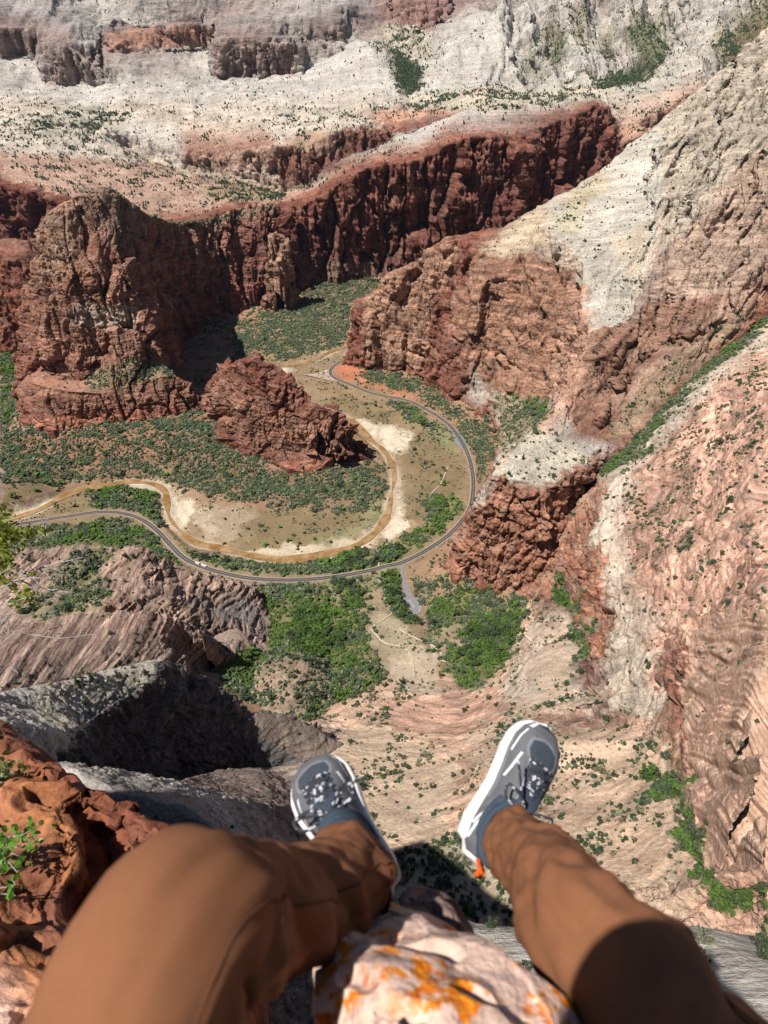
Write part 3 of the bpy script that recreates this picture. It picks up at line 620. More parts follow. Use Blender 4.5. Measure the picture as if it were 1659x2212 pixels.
# ---- zones of soil, plant cover and rock colour (outlines sighted from the viewpoint)
SAND = (.52,.44,.33, 0, .12, .1); PALE = (.43,.35,.25, .3, .15, .1); MEAD = (.19,.138,.075, 1.8, .12, .1); OLIVE = (.21,.19,.10, 2.2, .2, .1)
REDS = (.40,.155,.085, .8, .4, .1); DENSE = (.13,.12,.06, 7.5, .4, .1); GRN = (.10,.12,.04, 9., .4, .1); DUST = (.31,.23,.16, 1.2, .15, .1)
ground_zones = [
 ([(1486,1335),(1560,1322),(1700,1300),(1700,1935),(1600,1905),(1528,1890),(1508,1800),(1490,1700),(1474,1600),(1472,1500),(1482,1400)], (.60,.38,.27, .5, .10, 1.)),
 ([(0,930),(120,932),(300,912),(400,890),(470,915),(530,982),(620,1018),(680,1025),(770,1000),(830,1000),(835,1060),(800,1110),(640,1100),(500,1075),(380,1050),(300,1030),(180,1040),(60,1060),(0,1030)], (.20,.13,.078, 5.4, .6, .1)),
 ([(60,940),(200,930),(330,920),(420,930),(400,980),(200,1010),(60,1000)], (.26,.14,.085, 5.0, .6, .1)),
 ([(520,700),(600,670),(660,640),(780,650),(780,735),(700,760),(600,785),(500,790)], (.24,.17,.10, 4.5, .6, .1)),
 ([(640,610),(820,600),(800,650),(660,650)], (.22,.14,.09, 4., .8, .2)),
 ([(0,760),(90,760),(60,830),(30,900),(0,940)], DENSE),
 ([(640,800),(760,800),(900,880),(1000,960),(1010,1060),(980,1130),(890,1190),(860,1100),(880,980),(820,900),(700,850)], (.24,.165,.095, 2.2, .2, .1)),
 ([(690,850),(800,870),(870,905),(850,920),(760,905),(700,880)], MEAD),
 ([(870,960),(930,910),(990,970),(1000,1060),(940,1120),(880,1130)], MEAD),
 ([(830,860),(900,880),(960,930),(990,980),(960,960),(900,910)], DENSE),
 ([(920,905),(975,945),(990,985),(960,975),(930,940)], OLIVE),
 ([(905,1090),(960,1060),(995,1080),(1000,1110),(960,1140),(890,1190),(872,1170),(930,1120)], (.15,.15,.06, 7.2, .5, .1)),
 ([(720,785),(770,785),(830,800),(900,825),(960,865),(1000,900),(960,890),(870,855),(760,825),(722,808)], REDS),
 ([(770,795),(870,808),(940,845),(1000,890),(1050,915),(1072,960),(1062,1010),(1040,1050),(1028,1000),(1010,960),(960,900),(880,850),(790,825)], (.26,.155,.09, 5., .5, .1)),
 ([(560,1100),(640,1102),(800,1112),(820,1135),(760,1170),(640,1195),(520,1180),(460,1150),(440,1090)], MEAD),
 ([(440,1095),(520,1085),(560,1110),(520,1160),(470,1165)], DUST),
 ([(800,1085),(835,1060),(838,1100),(810,1140),(700,1185),(640,1190),(700,1165),(780,1130)], OLIVE),
 ([(370,1058),(400,1078),(424,1086),(421,1112),(402,1140),(417,1162),(380,1132),(366,1098)], SAND),
 ([(425,1092),(442,1090),(452,1130),(475,1172),(452,1168),(430,1140)], PALE),
 ([(757,907),(800,911),(850,920),(882,940),(878,962),(860,985),(850,975),(826,956),(790,933)], SAND),
 ([(848,1030),(862,1060),(872,1090),(877,1130),(868,1160),(848,1178),(815,1162),(838,1125),(850,1080)], SAND),
 ([(600,1180),(700,1178),(800,1150),(815,1155),(790,1180),(700,1205),(600,1212),(520,1200),(540,1188)], PALE),
 ([(10,1096),(126,1065),(140,1077),(84,1100),(20,1112)], SAND), ([(240,1040),(290,1034),(350,1044),(366,1062),(362,1075),(330,1056),(280,1050)], SAND),
 ([(599,790),(636,792),(622,806),(603,804)], SAND), ([(738,757),(757,748),(752,765),(742,769)], SAND), ([(660,775),(720,756),(725,762),(670,785)], PALE),
 ([(0,1040),(60,1050),(120,1060),(0,1095)], MEAD), ([(100,1110),(190,1062),(260,1060),(340,1075),(350,1110),(260,1100),(150,1112)], MEAD),
 ([(120,1140),(260,1118),(330,1150),(380,1205),(420,1235),(300,1185),(170,1180),(60,1190),(40,1160)], DENSE),
 ([(190,1060),(250,1048),(345,1068),(362,1150),(330,1135),(280,1095),(200,1095)], (.17,.15,.07, 6.8, .5, .1)),
 ([(380,1175),(470,1195),(560,1215),(800,1185),(850,1165),(865,1200),(800,1222),(680,1242),(560,1242),(450,1220),(400,1200)], (.20,.17,.09, 4.6, .4, .1)),
 ([(540,1262),(700,1255),(770,1268),(800,1300),(790,1350),(840,1420),(800,1480),(700,1545),(620,1565),(560,1450),(575,1340)], (.19,.155,.075, 6.2, .5, .1)),
 ([(610,1330),(690,1320),(745,1370),(700,1420),(640,1410)], GRN),
 ([(480,1390),(600,1400),(640,1420),(560,1500),(520,1500),(460,1440)], DENSE),
 ([(880,1240),(950,1250),(1010,1262),(1060,1275),(1000,1330),(940,1300),(890,1290)], (.27,.17,.10, 4.6, .4, .1)),
 ([(930,1300),(1050,1268),(1145,1295),(1128,1365),(1095,1430),(1060,1480),(1000,1490),(950,1440),(925,1370)], (.17,.15,.07, 6.8, .5, .1)),
 ([(990,1350),(1090,1330),(1120,1360),(1085,1425),(1030,1450),(990,1420)], GRN),
 ([(930,1370),(990,1340),(1000,1400),(960,1430)], (.26,.2,.12, 3.0, .3, .1)),
 ([(790,1320),(850,1325),(900,1370),(930,1430),(920,1480),(880,1480),(800,1400)], (.33,.27,.18, 1.2, .3, .1)),
 ([(760,1245),(850,1240),(860,1300),(790,1330),(740,1300)], (.30,.22,.14, 1.5, .3, .1)),
 ([(680,1245),(860,1180),(870,1240),(780,1290),(700,1290)], (.22,.19,.10, 3.5, .3, .1)),
 ([(860,1420),(935,1390),(945,1480),(880,1500),(850,1470)], (.42,.33,.235, .8, .3, .2)),
 ([(690,1198),(760,1192),(800,1208),(868,1178),(868,1212),(838,1224),(760,1236),(690,1240)], GRN), ([(834,1228),(860,1232),(866,1270),(874,1300),(908,1350),(880,1352),(828,1290)], GRN), ([(715,1246),(772,1250),(802,1312),(756,1310)], GRN),
 # side canyon and gorge
 ([(1659,650),(1659,705),(1580,765),(1480,850),(1394,985),(1330,1025),(1290,1015),(1354,950),(1414,900),(1529,775)], (.14,.12,.06, 7.5, .5, .1)),
 ([(1149,1300),(1200,1210),(1229,1130),(1270,1060),(1325,1035),(1318,1100),(1280,1160),(1220,1230),(1190,1290)], (.33,.155,.10, .3, 1.4, 1.)),
 ([(1185,1240),(1225,1235),(1262,1300),(1258,1350),(1225,1310),(1200,1275)], GRN),
 ([(1240,1340),(1262,1330),(1268,1420),(1250,1480),(1230,1420)], DENSE),
 ([(1205,1220),(1275,1165),(1300,1220),(1325,1260),(1330,1320),(1315,1390),(1290,1440),(1270,1400),(1262,1330),(1230,1260)], (.35,.16,.10, .05, 1.3, 1.)),
 ([(1320,1030),(1390,985),(1430,915),(1480,850),(1530,800),(1545,795),(1480,880),(1420,960),(1370,1020),(1335,1070),(1335,1140),(1310,1190),(1290,1170),(1318,1090)], (.53,.43,.34, 1.5, .6, .7)),
 ([(1340,1300),(1400,1420),(1420,1530),(1380,1560),(1320,1530),(1330,1400)], 'cream'),
 ([(1390,1000),(1500,880),(1600,790),(1659,740),(1659,1330),(1560,1330),(1480,1340),(1420,1330),(1370,1200),(1360,1090)], (.58,.33,.235, 2.0, .5, 1.)),
 ([(1450,1050),(1560,1000),(1620,1050),(1640,1150),(1540,1230),(1420,1260),(1400,1150)], (.53,.31,.22, 2.8, .5, 1.)),
 ([(1180,1330),(1240,1330),(1262,1480),(1300,1540),(1200,1540),(1140,1480)], (.52,.38,.275, 2.2, .8, .6)),
 # slope below
 ([(1200,1580),(1430,1590),(1460,1700),(1490,1830),(1520,1900),(1440,1990),(1250,1900),(1180,1760),(1180,1650)], (.52,.36,.25, 2.9, .6, .5)),
 ([(1425,1680),(1460,1670),(1480,1760),(1510,1860),(1570,1930),(1659,1950),(1659,2010),(1540,1990),(1480,1900),(1440,1800)], (.06,.10,.02, 14, .4, .1)),
 ([(800,1840),(1000,1800),(1080,1900),(1080,2000),(850,2000),(780,1900)], (.36,.29,.19, 4.2, .5, .2)),
 ([(700,1600),(820,1570),(980,1640),(960,1790),(820,1830),(740,1760),(690,1680)], (.55,.40,.28, 2.0, .6, .4)),
 ([(820,1510),(1000,1490),(1100,1500),(1080,1560),(960,1590),(840,1570)], (.52,.31,.22, .4, .6, .7)),
 ([(1020,1580),(1120,1540),(1200,1590),(1100,1700),(1040,1680)], (.52,.37,.265, 2.4, .6, .5)),
]
CLIFFZ = lambda *a: a
butte_zones = [
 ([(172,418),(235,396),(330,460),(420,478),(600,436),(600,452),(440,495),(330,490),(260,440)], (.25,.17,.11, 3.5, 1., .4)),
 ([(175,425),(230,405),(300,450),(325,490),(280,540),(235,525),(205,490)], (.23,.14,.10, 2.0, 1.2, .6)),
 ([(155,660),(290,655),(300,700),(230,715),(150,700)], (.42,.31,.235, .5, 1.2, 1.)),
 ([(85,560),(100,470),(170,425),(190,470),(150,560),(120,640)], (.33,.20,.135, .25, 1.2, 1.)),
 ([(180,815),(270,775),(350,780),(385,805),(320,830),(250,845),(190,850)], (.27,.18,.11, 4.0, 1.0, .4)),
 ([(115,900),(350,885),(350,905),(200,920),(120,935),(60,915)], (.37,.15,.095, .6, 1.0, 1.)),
]
fin_zones = [([(610,1000),(720,990),(750,1000),(680,1025),(620,1020)], (.34,.14,.09, .6, 1.0, 1.))]
mesa_zones = [
 ([(0,385),(150,430),(330,465),(500,440),(610,440),(620,415),(520,390),(400,380),(330,352),(200,345),(0,330)], (.42,.27,.20, 1.0, 1., .5)),
 ([(500,395),(620,415),(600,440),(540,435),(480,440),(420,420)], (.30,.21,.13, 2.6, 1., .3)),
 ([(0,330),(200,345),(330,356),(270,330),(258,296),(200,250),(100,240),(0,240)], (.50,.42,.34, .95, .9, .5)),
 ([(70,262),(150,235),(270,245),(275,262),(200,292),(80,300)], (.42,.37,.29, 2.6, .8, .3)),
 ([(400,335),(515,330),(600,315),(560,260),(470,240),(640,230),(780,250),(840,275),(740,280),(660,310),(520,335)], (.50,.42,.34, .9, .9, .5)),
 ([(700,300),(740,330),(670,330),(600,318),(640,290),(700,282)], (.40,.26,.18, 2.2, 1., .5)),
 ([(0,60),(60,66),(75,120),(0,132)], 'varn_shade'), ([(225,80),(300,60),(425,56),(465,60),(450,100),(310,108),(235,112)], (.36,.19,.135, 0, 1., .7)),
 ([(466,95),(560,90),(640,95),(640,165),(460,170)], (.32,.225,.185, 0, 1., .7)), ([(100,120),(210,110),(220,180),(100,190)], (.31,.235,.20, 0, 1., .7)),
 ([(829,0),(965,-20),(960,45),(930,80),(829,60)], (.30,.17,.14, 0, 1., .7)), ([(855,100),(905,120),(910,200),(870,215),(858,170)], (.07,.08,.035, 6., .5, .2)),
 ([(815,50),(920,60),(940,120),(900,140),(850,110)], (.42,.36,.28, 2.6, .8, .3)),
 ([(880,205),(1080,200),(1150,205),(1290,180),(1340,200),(1290,215),(1200,225),(1100,245),(960,240),(880,230)], (.45,.38,.29, 2.2, .8, .4)),
 ([(1280,190),(1330,165),(1400,130),(1440,110),(1400,170),(1340,190)], (.07,.08,.035, 6., .5, .2)), ([(1340,60),(1400,50),(1450,110),(1420,140),(1370,110)], (.16,.16,.09, 4., .7, .2)),
 ([(1190,130),(1210,60),(1225,60),(1210,150)], (.15,.15,.08, 4., .7, .2)),
 ([(1100,170),(1160,90),(1190,100),(1180,175)], (.40,.36,.29, 2.6, .8, .3)),
 ([(1330,290),(1480,210),(1520,190),(1480,240),(1350,310)], (.42,.24,.17, 1.6, 1., .5)),
 ([(650,600),(690,560),(780,570),(820,560),(820,605),(690,615)], (.24,.135,.09, 2.5, 1., .6)),
]
ridge_zones = [
 ([(1030,560),(1160,545),(1235,600),(1255,640),(1215,700),(1190,860),(1060,850),(1000,770),(985,640)], (.35,.185,.12, .05, 1.2, 1.)),
 ([(1184,440),(1254,396),(1354,311),(1414,273),(1440,300),(1430,430),(1400,560),(1369,664),(1354,695),(1299,712),(1272,706),(1256,629),(1262,566),(1210,520),(1186,500)], (.475,.425,.355, .8, .8, .6)),
 ([(1200,440),(1300,370),(1330,400),(1250,470)], (.46,.37,.26, .8, .8, .6)), ([(1190,470),(1260,440),(1250,520),(1215,515)], (.44,.38,.27, 2.4, .8, .4)),
 ([(1320,520),(1400,480),(1380,640),(1330,560)], (.48,.40,.30, 1.2, .7, .5)),
 ([(1414,273),(1504,196),(1594,126),(1659,60),(1659,330),(1600,360),(1500,480),(1440,560),(1430,430),(1445,300)], (.44,.365,.285, .5, 1.1, .8)),
 ([(1430,560),(1500,480),(1600,350),(1659,320),(1659,600),(1580,640),(1480,640),(1420,660)], (.39,.27,.20, .35, 1.3, .9)),
 ([(1099,486),(1184,440),(1186,500),(1160,540),(1090,560),(1040,540)], (.47,.36,.25, .3, 1., .9)),
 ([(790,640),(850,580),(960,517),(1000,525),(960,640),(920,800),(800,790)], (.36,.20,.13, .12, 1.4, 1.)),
 ([(1055,850),(1190,862),(1170,925),(1110,990),(1085,1000),(1075,900)], (.30,.22,.14, 3.6, .6, .2)),
 ([(1130,850),(1188,866),(1172,905),(1120,890)], DENSE),
 ([(1064,1018),(1110,960),(1160,930),(1230,960),(1264,990),(1225,1030),(1179,1058),(1100,1034)], (.50,.44,.35, 1.3, .7, .6)),
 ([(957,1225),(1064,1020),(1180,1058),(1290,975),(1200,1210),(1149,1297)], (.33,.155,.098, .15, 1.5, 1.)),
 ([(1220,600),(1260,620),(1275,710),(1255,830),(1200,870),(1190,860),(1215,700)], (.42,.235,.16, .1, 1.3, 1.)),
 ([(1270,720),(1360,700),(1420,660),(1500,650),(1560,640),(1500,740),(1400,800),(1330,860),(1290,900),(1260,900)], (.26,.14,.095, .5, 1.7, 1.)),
 ([(1300,960),(1340,870),(1420,800),(1540,700),(1640,640),(1600,700),(1530,775),(1440,860),(1354,945)], (.30,.20,.13, 2.6, 1., .6)),
]
k1_zones = [([(90,1240),(160,1190),(230,1180),(230,1300),(160,1340),(60,1350),(100,1290)], (.17,.15,.08, 4., .8, .3)), ([(220,1240),(330,1200),(420,1240),(430,1290),(330,1310),(230,1310)], 'kpink')]
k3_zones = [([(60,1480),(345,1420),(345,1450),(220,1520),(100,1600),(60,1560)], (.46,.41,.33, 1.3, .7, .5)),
 ([(345,1418),(430,1453),(520,1508),(545,1545),(735,1605),(700,1655),(300,1720),(100,1650),(140,1592),(220,1532),(300,1482),(345,1455)], (.105,.095,.094, .12, 1.3, .7)),  # dark varnished face, its shade put into the colour too
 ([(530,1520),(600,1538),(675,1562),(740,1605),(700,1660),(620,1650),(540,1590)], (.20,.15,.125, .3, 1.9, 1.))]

def catmull(pts, step):
    P = np.array(pts, float); out = []
    for i in range(len(P)-1):
        a, b, c, d = P[max(i-1, 0)], P[i], P[i+1], P[min(i+2, len(P)-1)]
        n = max(2, int(np.linalg.norm(c-b)/step))
        t = (np.arange(n)/n)[:, None]
        out.append(.5*(2*b+(c-a)*t+(2*a-5*b+4*c-d)*t*t+(3*b-a-3*c+d)*t**3))
    return np.concatenate(out+[P[-1:]])
ROADW = catmull([Z(u, v, -644)[:2] for u, v in ROAD], 3.0)
SPURW = catmull([Z(u, v, -644)[:2] for u, v in SPUR], 2.0)
RIVERW = catmull([Z(u, v, -651.5)[:2] for u, v in RIVER], 3.0)
def river_gap(V):
    x0, y0, cs, nx, ny = -1300.0, 500.0, 2.0, 900, 700; dist = np.full((ny, nx), 99.0); r = 20; yy, xx = np.mgrid[-r:r+1, -r:r+1]
    for x, y in RIVERW:
        i, j = int((x-x0)/cs), int((y-y0)/cs)
        if r < i < nx-r-1 and r < j < ny-r-1:
            w = dist[j-r:j+r+1, i-r:i+r+1]; np.minimum(w, np.hypot((i+xx)*cs+x0-x, (j+yy)*cs+y0-y), out=w)
    i = ((V[:, 0]-x0)/cs).astype(int); j = ((V[:, 1]-y0)/cs).astype(int)
    return dist, (i >= 0) & (i < nx) & (j >= 0) & (j < ny), i, j
def carve(V):       # bed the road, the car park and the river into the floor
    V = V.copy(); x0, y0, cs, nx, ny = -1300.0, 500.0, 2.0, 900, 700
    for line, z, r0, r1 in ((RIVERW, -652.6, 11., 20.), (ROADW, -644.3, 8.5, 20.), (SPURW, -644.3, 13., 22.)):
        dist = np.full((ny, nx), 99.0)
        r = int(r1/cs)+1; yy, xx = np.mgrid[-r:r+1, -r:r+1]
        for x, y in line:
            i, j = int((x-x0)/cs), int((y-y0)/cs)
            if r < i < nx-r-1 and r < j < ny-r-1:
                d = np.hypot((i+xx)*cs+x0-x, (j+yy)*cs+y0-y)
                w = dist[j-r:j+r+1, i-r:i+r+1]; np.minimum(w, d, out=w)
        i = ((V[:, 0]-x0)/cs).astype(int); j = ((V[:, 1]-y0)/cs).astype(int)
        ok = (i >= 0) & (i < nx) & (j >= 0) & (j < ny)
        dd = np.full(len(V), 99.0); dd[ok] = dist[j[ok], i[ok]]
        k = np.clip((r1-dd)/(r1-r0), 0, 1); k = k*k*(3-2*k)
        V[:, 2] = V[:, 2]*(1-k)+z*k
    return V
def shear_dome(axis):   # leaning cross-beds cut into a dome
    def f(V):
        q = V[:, 0]*axis[0]+V[:, 1]*axis[1]+V[:, 2]*axis[2]+8*perlin(V/45, 77)
        h = np.clip(perlin(np.stack([q/9, V[:, 0]*0, V[:, 1]/160], 1), 78)*2.6, -.7, .7)+.5*np.clip(perlin(np.stack([q/3.4, V[:, 0]*0+9, V[:, 1]/120], 1), 79)*2.4, -.7, .7)
        V = V.copy(); V[:, 2] += h*3.4; return V
    return f
PXQ = 1.9
rim_loop = [W(-1500,40,-420), W(-900,45,-420), W(-420,44,-400), W(-260,66,-380), W(-190,80,-370), W(-163,88,-360), W(-98,48,-350), W(-40,8,-330), W(-14,3,-330), W(4,3,-330), W(20,-18,-330), W(120,-30,-330), W(500,-80,-330), W(900,-600,-300), W(-1500,-600,-300)]
rim_lines = [('slab', [W(-1400,10,30), W(-900,15,25), W(-420,20,8), W(-260,50,-1), W(-192,66,-1), W(-167,74,-2), W(-112,34,-4), W(-50,-4,-4), W(-10,-9,-2.5), W(0,-1.2,-1.6), W(2,-2,-1.8), W(18,-25,-3), W(120,-45,-2), W(500,-110,10)]),
             ('slab', [W(-10,-3,-60), W(4,1.5,-60)]), ('slab', [W(-200,-120,12), W(0,-60,8), W(200,-120,14)])]
STRIPED = [(1486,1335),(1560,1322),(1700,1300),(1700,1935),(1600,1905),(1528,1890),(1508,1800),(1490,1700),(1474,1600),(1472,1500),(1482,1400)]
def banks(V, A):     # pale silt along the river
    g, ok, i, j = river_gap(V); d = np.full(len(V), 99.); d[ok] = g[j[ok], i[ok]]
    m = np.clip((14+16*fbm(V/60, 3, 611)-d)/7, 0, 1)*.75
    for c, q in enumerate((.43,.345,.25)): A[:, c] = A[:, c]*(1-m)+q*m
    A[:, 3] *= 1-m*.85; return A
def ribs(V):         # steep runnels in the shaded right flank of the ridge
    u, v, dep = project(V); c = (.80*V[:, 0]-.60*V[:, 1])+16*perlin(V/90, 500); al = .6*V[:, 0]+.8*V[:, 1]
    m = in_poly(u+22*perlin(V/50, 501), v, [(1420,300),(1500,220),(1659,70),(1800,0),(1800,660),(1560,700),(1400,760),(1290,920),(1270,760),(1380,640)]) & (dep > 0)
    w = np.where(m, 1.0, .16)
    g = fbm(np.stack([c/58, al/420, V[:, 2]/600], 1), 4, 502, .5, ridged=True)
    V = V.copy(); h = w*42*(g-.45); V[:, 2] += h*.75; V[:, 0] += -.55*h; V[:, 1] += -.55*h; return V
def gullies(V):      # runnels down the pale slopes and domes
    w = 26*perlin(V/300, 400); q = np.stack([(V[:, 0]+w)/85, V[:, 1]/420, V[:, 2]*0+3], 1)
    g = fbm(q, 4, 401, .55, ridged=True); d = fbm(np.stack([V[:, 0]/260, V[:, 1]/340, V[:, 2]*0], 1), 2, 405, .5)
    far = np.clip((V[:, 1]-2450)/350, 0, 1); wall = np.clip((V[:, 2]+120)/200, 0, 1)
    V = V.copy(); fin = np.clip((V[:, 0]-330)/250, 0, 1)*np.clip((V[:, 1]-3230)/260, 0, 1)
    g2 = fbm(np.stack([(V[:, 0]+w*2)/150, V[:, 1]/1100, V[:, 2]*0+7], 1), 3, 409, .5, ridged=True)
    V[:, 2] += 135*fin*(g2-.4)+far*(13*(1+wall)*(g-.35)+34*d*np.clip((V[:, 1]-2700)/400, 0, 1)); return V
def overhang(V):     # the far walls lean out over their feet
    u, v, dep = project(V); V = V.copy()
    for top, poly in ((62, [(222,70),(300,54),(425,50),(468,54),(452,106),(310,114),(238,118)]), (88, [(455,86),(560,80),(655,80),(652,168),(458,175)]), (98, [(92,92),(218,90),(226,186),(94,192)]), (62, [(-60,55),(72,60),(76,126),(-60,136)]), (2, [(845,-5),(970,-10),(968,44),(880,74),(845,70)])):
        m = in_poly(u+8*perlin(V/60, 701), v, poly) & (dep > 0); bot = max(p[1] for p in poly)
        V[m, 1] -= 60*np.clip(1.1-(v[m]-top)/(bot-top)*1.2, 0, 1)**.6
    return V
def groove(V):
    u, v, dep = project(V); m = in_poly(u, v, STRIPED) & (dep > 0); ids = np.where(m)[0]; q = V[ids]
    s = q[:, 0]+.45*q[:, 2]+.25*q[:, 1]+6*perlin(q/30, 301)
    h = 2.6*np.clip(perlin(np.stack([s/7, q[:, 1]/260, q[:, 2]/260], 1), 302)*2.4, -.8, .6)+1.2*np.clip(perlin(np.stack([s/2.6, q[:, 1]/200, q[:, 2]/200], 1), 303)*2.4, -.8, .6)
    V = V.copy(); V[ids, 2] += h*.8; V[ids, 0] -= h*.9; return V
def build_terrain():
    OBJ['mesa'] = landform('mesa', mesa_loop, mesa_lines, 'dkred', M_FAR, 'great stepped mesa of white domes over red cliffs across the canyon', mesa_zones, PXQ, 9, 2, 1.55, 1, gk=2.6, sk=1.0, hook=lambda V: overhang(gullies(V)))
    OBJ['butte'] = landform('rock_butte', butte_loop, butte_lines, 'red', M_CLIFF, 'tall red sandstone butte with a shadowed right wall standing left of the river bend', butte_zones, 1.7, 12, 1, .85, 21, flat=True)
    OBJ['fin'] = landform('rock_fin', fin_loop, fin_lines, 'red', M_CLIFF, 'low jagged red rock fin inside the river bend', fin_zones, 1.6, 12, 1, 1.45, 31, ds=.8, flat=True)
    OBJ['spire'] = landform('rock_spire', spire_loop, spire_lines, 'tan', M_CLIFF, 'slender red rock spire before the shadowed wall', (), 1.6, 12, 1, .8, 45, ds=.7)
    OBJ['buttress'] = landform('rock_buttress', but_loop, but_lines, 'red', M_CLIFF, 'dark red buttress cut off by the left edge', (), PXQ, 12, 2, 1.2, 41)
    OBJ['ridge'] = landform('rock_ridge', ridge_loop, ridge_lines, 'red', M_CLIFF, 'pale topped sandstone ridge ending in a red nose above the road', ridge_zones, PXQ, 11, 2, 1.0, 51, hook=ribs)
    OBJ['k1'] = landform('rock_knoll', k1_loop, k1_lines, 'brown', M_LEAN, 'pinkish broken rock knoll below the road at left', k1_zones, PXQ, 12, 1, .8, 61, ds=.45, hook=shear_dome((-.5,.2,.8)))
    OBJ['k2'] = landform('rock_dome', k2_loop, k2_lines, 'brown', M_LEAN, 'pink dome striped by leaning rock layers', (), PXQ, 12, 2, .34, 71, ds=.35, hook=shear_dome((-.6,.1,.75)))
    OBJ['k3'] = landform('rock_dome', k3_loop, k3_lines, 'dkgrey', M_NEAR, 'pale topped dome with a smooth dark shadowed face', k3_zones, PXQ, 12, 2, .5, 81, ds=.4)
    OBJ['k5'] = landform('rock_knoll', k5_loop, k5_lines, 'kveg', M_NEAR, 'small shrub covered knoll beside the green canyon bottom', (), PXQ, 12, 1, 1.0, 91, ds=.5)
    OBJ['k4'] = landform('rock_ledge', k4_loop, k4_lines, 'grey', M_NEAR, 'whitish rippled rock ledge below the left knee', (), 2.4, 14, 2, .4, 101, ds=.35)
    OBJ['ledge'] = landform('rock_ledge', ledge_loop, ledge_lines, 'white', M_SLICK, 'whitish rock ledge far below the right thigh', (), 2.6, 14, 2, .05, 111, ds=.07)
    OBJ['rim'] = landform('cliff', rim_loop, rim_lines, 'slab', M_NEAR, 'cliff edge the person sits on, dropping away below', (), 6, 20, 1, .15, 131)
    slope = [(690,1560),(800,1497),(880,1478),(950,1468),(1010,1480),(1067,1478),(1127,1370),(1150,1299),(1190,1240),(1229,1114),(1292,1012),(1354,956),(1414,906),(1529,785),(1659,660),(2600,300),(2600,3000),(300,3000),(540,1700),(640,1620)]
    OBJ['ground'] = landform('valley_floor', ground_loop, ground_pts, 'soil', M_SOIL, 'brown and green valley floor with sandy river bends', ground_zones, PXQ, 12, 2, 1.0, 121, skirt=0, gk=1.3, sk=1.3, tint=banks, post=lambda V: groove(carve(V)), holes=(mesa_loop, butte_loop, fin_loop, but_loop, ridge_loop, k1_loop, k2_loop, k3_loop, k4_loop, k5_loop, ledge_loop),
        splits=[('striped_wall', STRIPED, M_STRIPE, 'wall of upright pink rock layers at the right edge'), ('slickrock_slope', slope, M_SLICK, 'pink banded slickrock slope dotted with shrubs under the feet')])
build_terrain()
# ---------------------------------------------------------------- what can be seen: coarse depth map of the landforms
ZC = 3.0
zw, zh = int(PW/ZC)+1, int(PH/ZC)+1
ZB = np.full(zw*zh, 1e9); ZI = np.zeros((zw*zh, 3))
for nm, V, A, Tt in MESHES:
    u, v, dep = project(V)
    for du, dv in ((0, 0), (1.5, 1.0), (-1.5, -1.0)):
        ok = (dep > 1) & (u+du >= 0) & (u+du < PW) & (v+dv >= 0) & (v+dv < PH)
        c = ((v[ok]+dv)/ZC).astype(int)*zw+((u[ok]+du)/ZC).astype(int)
        o = np.argsort(-dep[ok]); cc = c[o]; dd = dep[ok][o]
        m = dd < ZB[cc]
        ZB[cc[m]] = dd[m]; ZI[cc[m]] = V[ok][o][m]
def ground_at(u, v):
    c = int(v/ZC)*zw+int(u/ZC); return Vector(ZI[c])
def visible(P, slack=1.02, add=6.0):
    u, v, dep = project(P)
    ok = (dep > 0) & (u >= 0) & (u < PW) & (v >= 0) & (v < PH)
    r = np.zeros(len(P), bool); c = (v[ok]/ZC).astype(int)*zw+(u[ok]/ZC).astype(int)
    r[ok] = dep[ok] < ZB[c]*slack+add
    return r

# ---------------------------------------------------------------- plants
def ico(sub=1):
    bm = bmesh.new(); bmesh.ops.create_icosphere(bm, subdivisions=sub, radius=1)
    V = np.array([v.co for v in bm.verts]); F = np.array([[v.index for v in f.verts] for f in bm.faces]); bm.free()
    return V, F
ICO1 = ico(1); ICO2 = ico(2)
def lump(rng, sub=1, jit=.3):
    V, F = ICO1 if sub == 1 else ICO2
    return V*(1+rng.normal(0, jit, (len(V), 1))), F
def tiny(rng, k):                              # a plant a couple of pixels across
    V, F = lump(rng, 1, .28)
    V = V*np.array([.5, .5, .45 if k != 'pine' else 1.1])+np.array([0, 0, .38 if k != 'pine' else 1.0])
    return V, F, 1+rng.normal(0, .12, len(V))
def cluster(rng, k, n=7):
    Vs, Fs, Cs = [], [], []; off = 0
    for i in range(n):
        V, F = lump(rng, 1, .26)
        if k == 'pine':
            h = i/(n-1); r = .52*(1-h)+.08; p = np.array([rng.normal(0, .07), rng.normal(0, .07), .35+h*2.0]); s = np.array([r, r, .36])
        else:
            a = rng.uniform(0, 6.283); q = math.sqrt(rng.uniform(0, 1))*.42
            p = np.array([q*math.cos(a), q*math.sin(a), rng.uniform(.22, .68)*(1 if k == 'shrub' else 1.25)]); s = np.full(3, rng.uniform(.16, .3))*np.array([1, 1, .8])
        Vs.append(V*s+p); Fs.append(F+off); off += len(V); Cs.append(np.full(len(V), rng.uniform(.78, 1.22)))
    return np.concatenate(Vs), np.concatenate(Fs), np.concatenate(Cs)
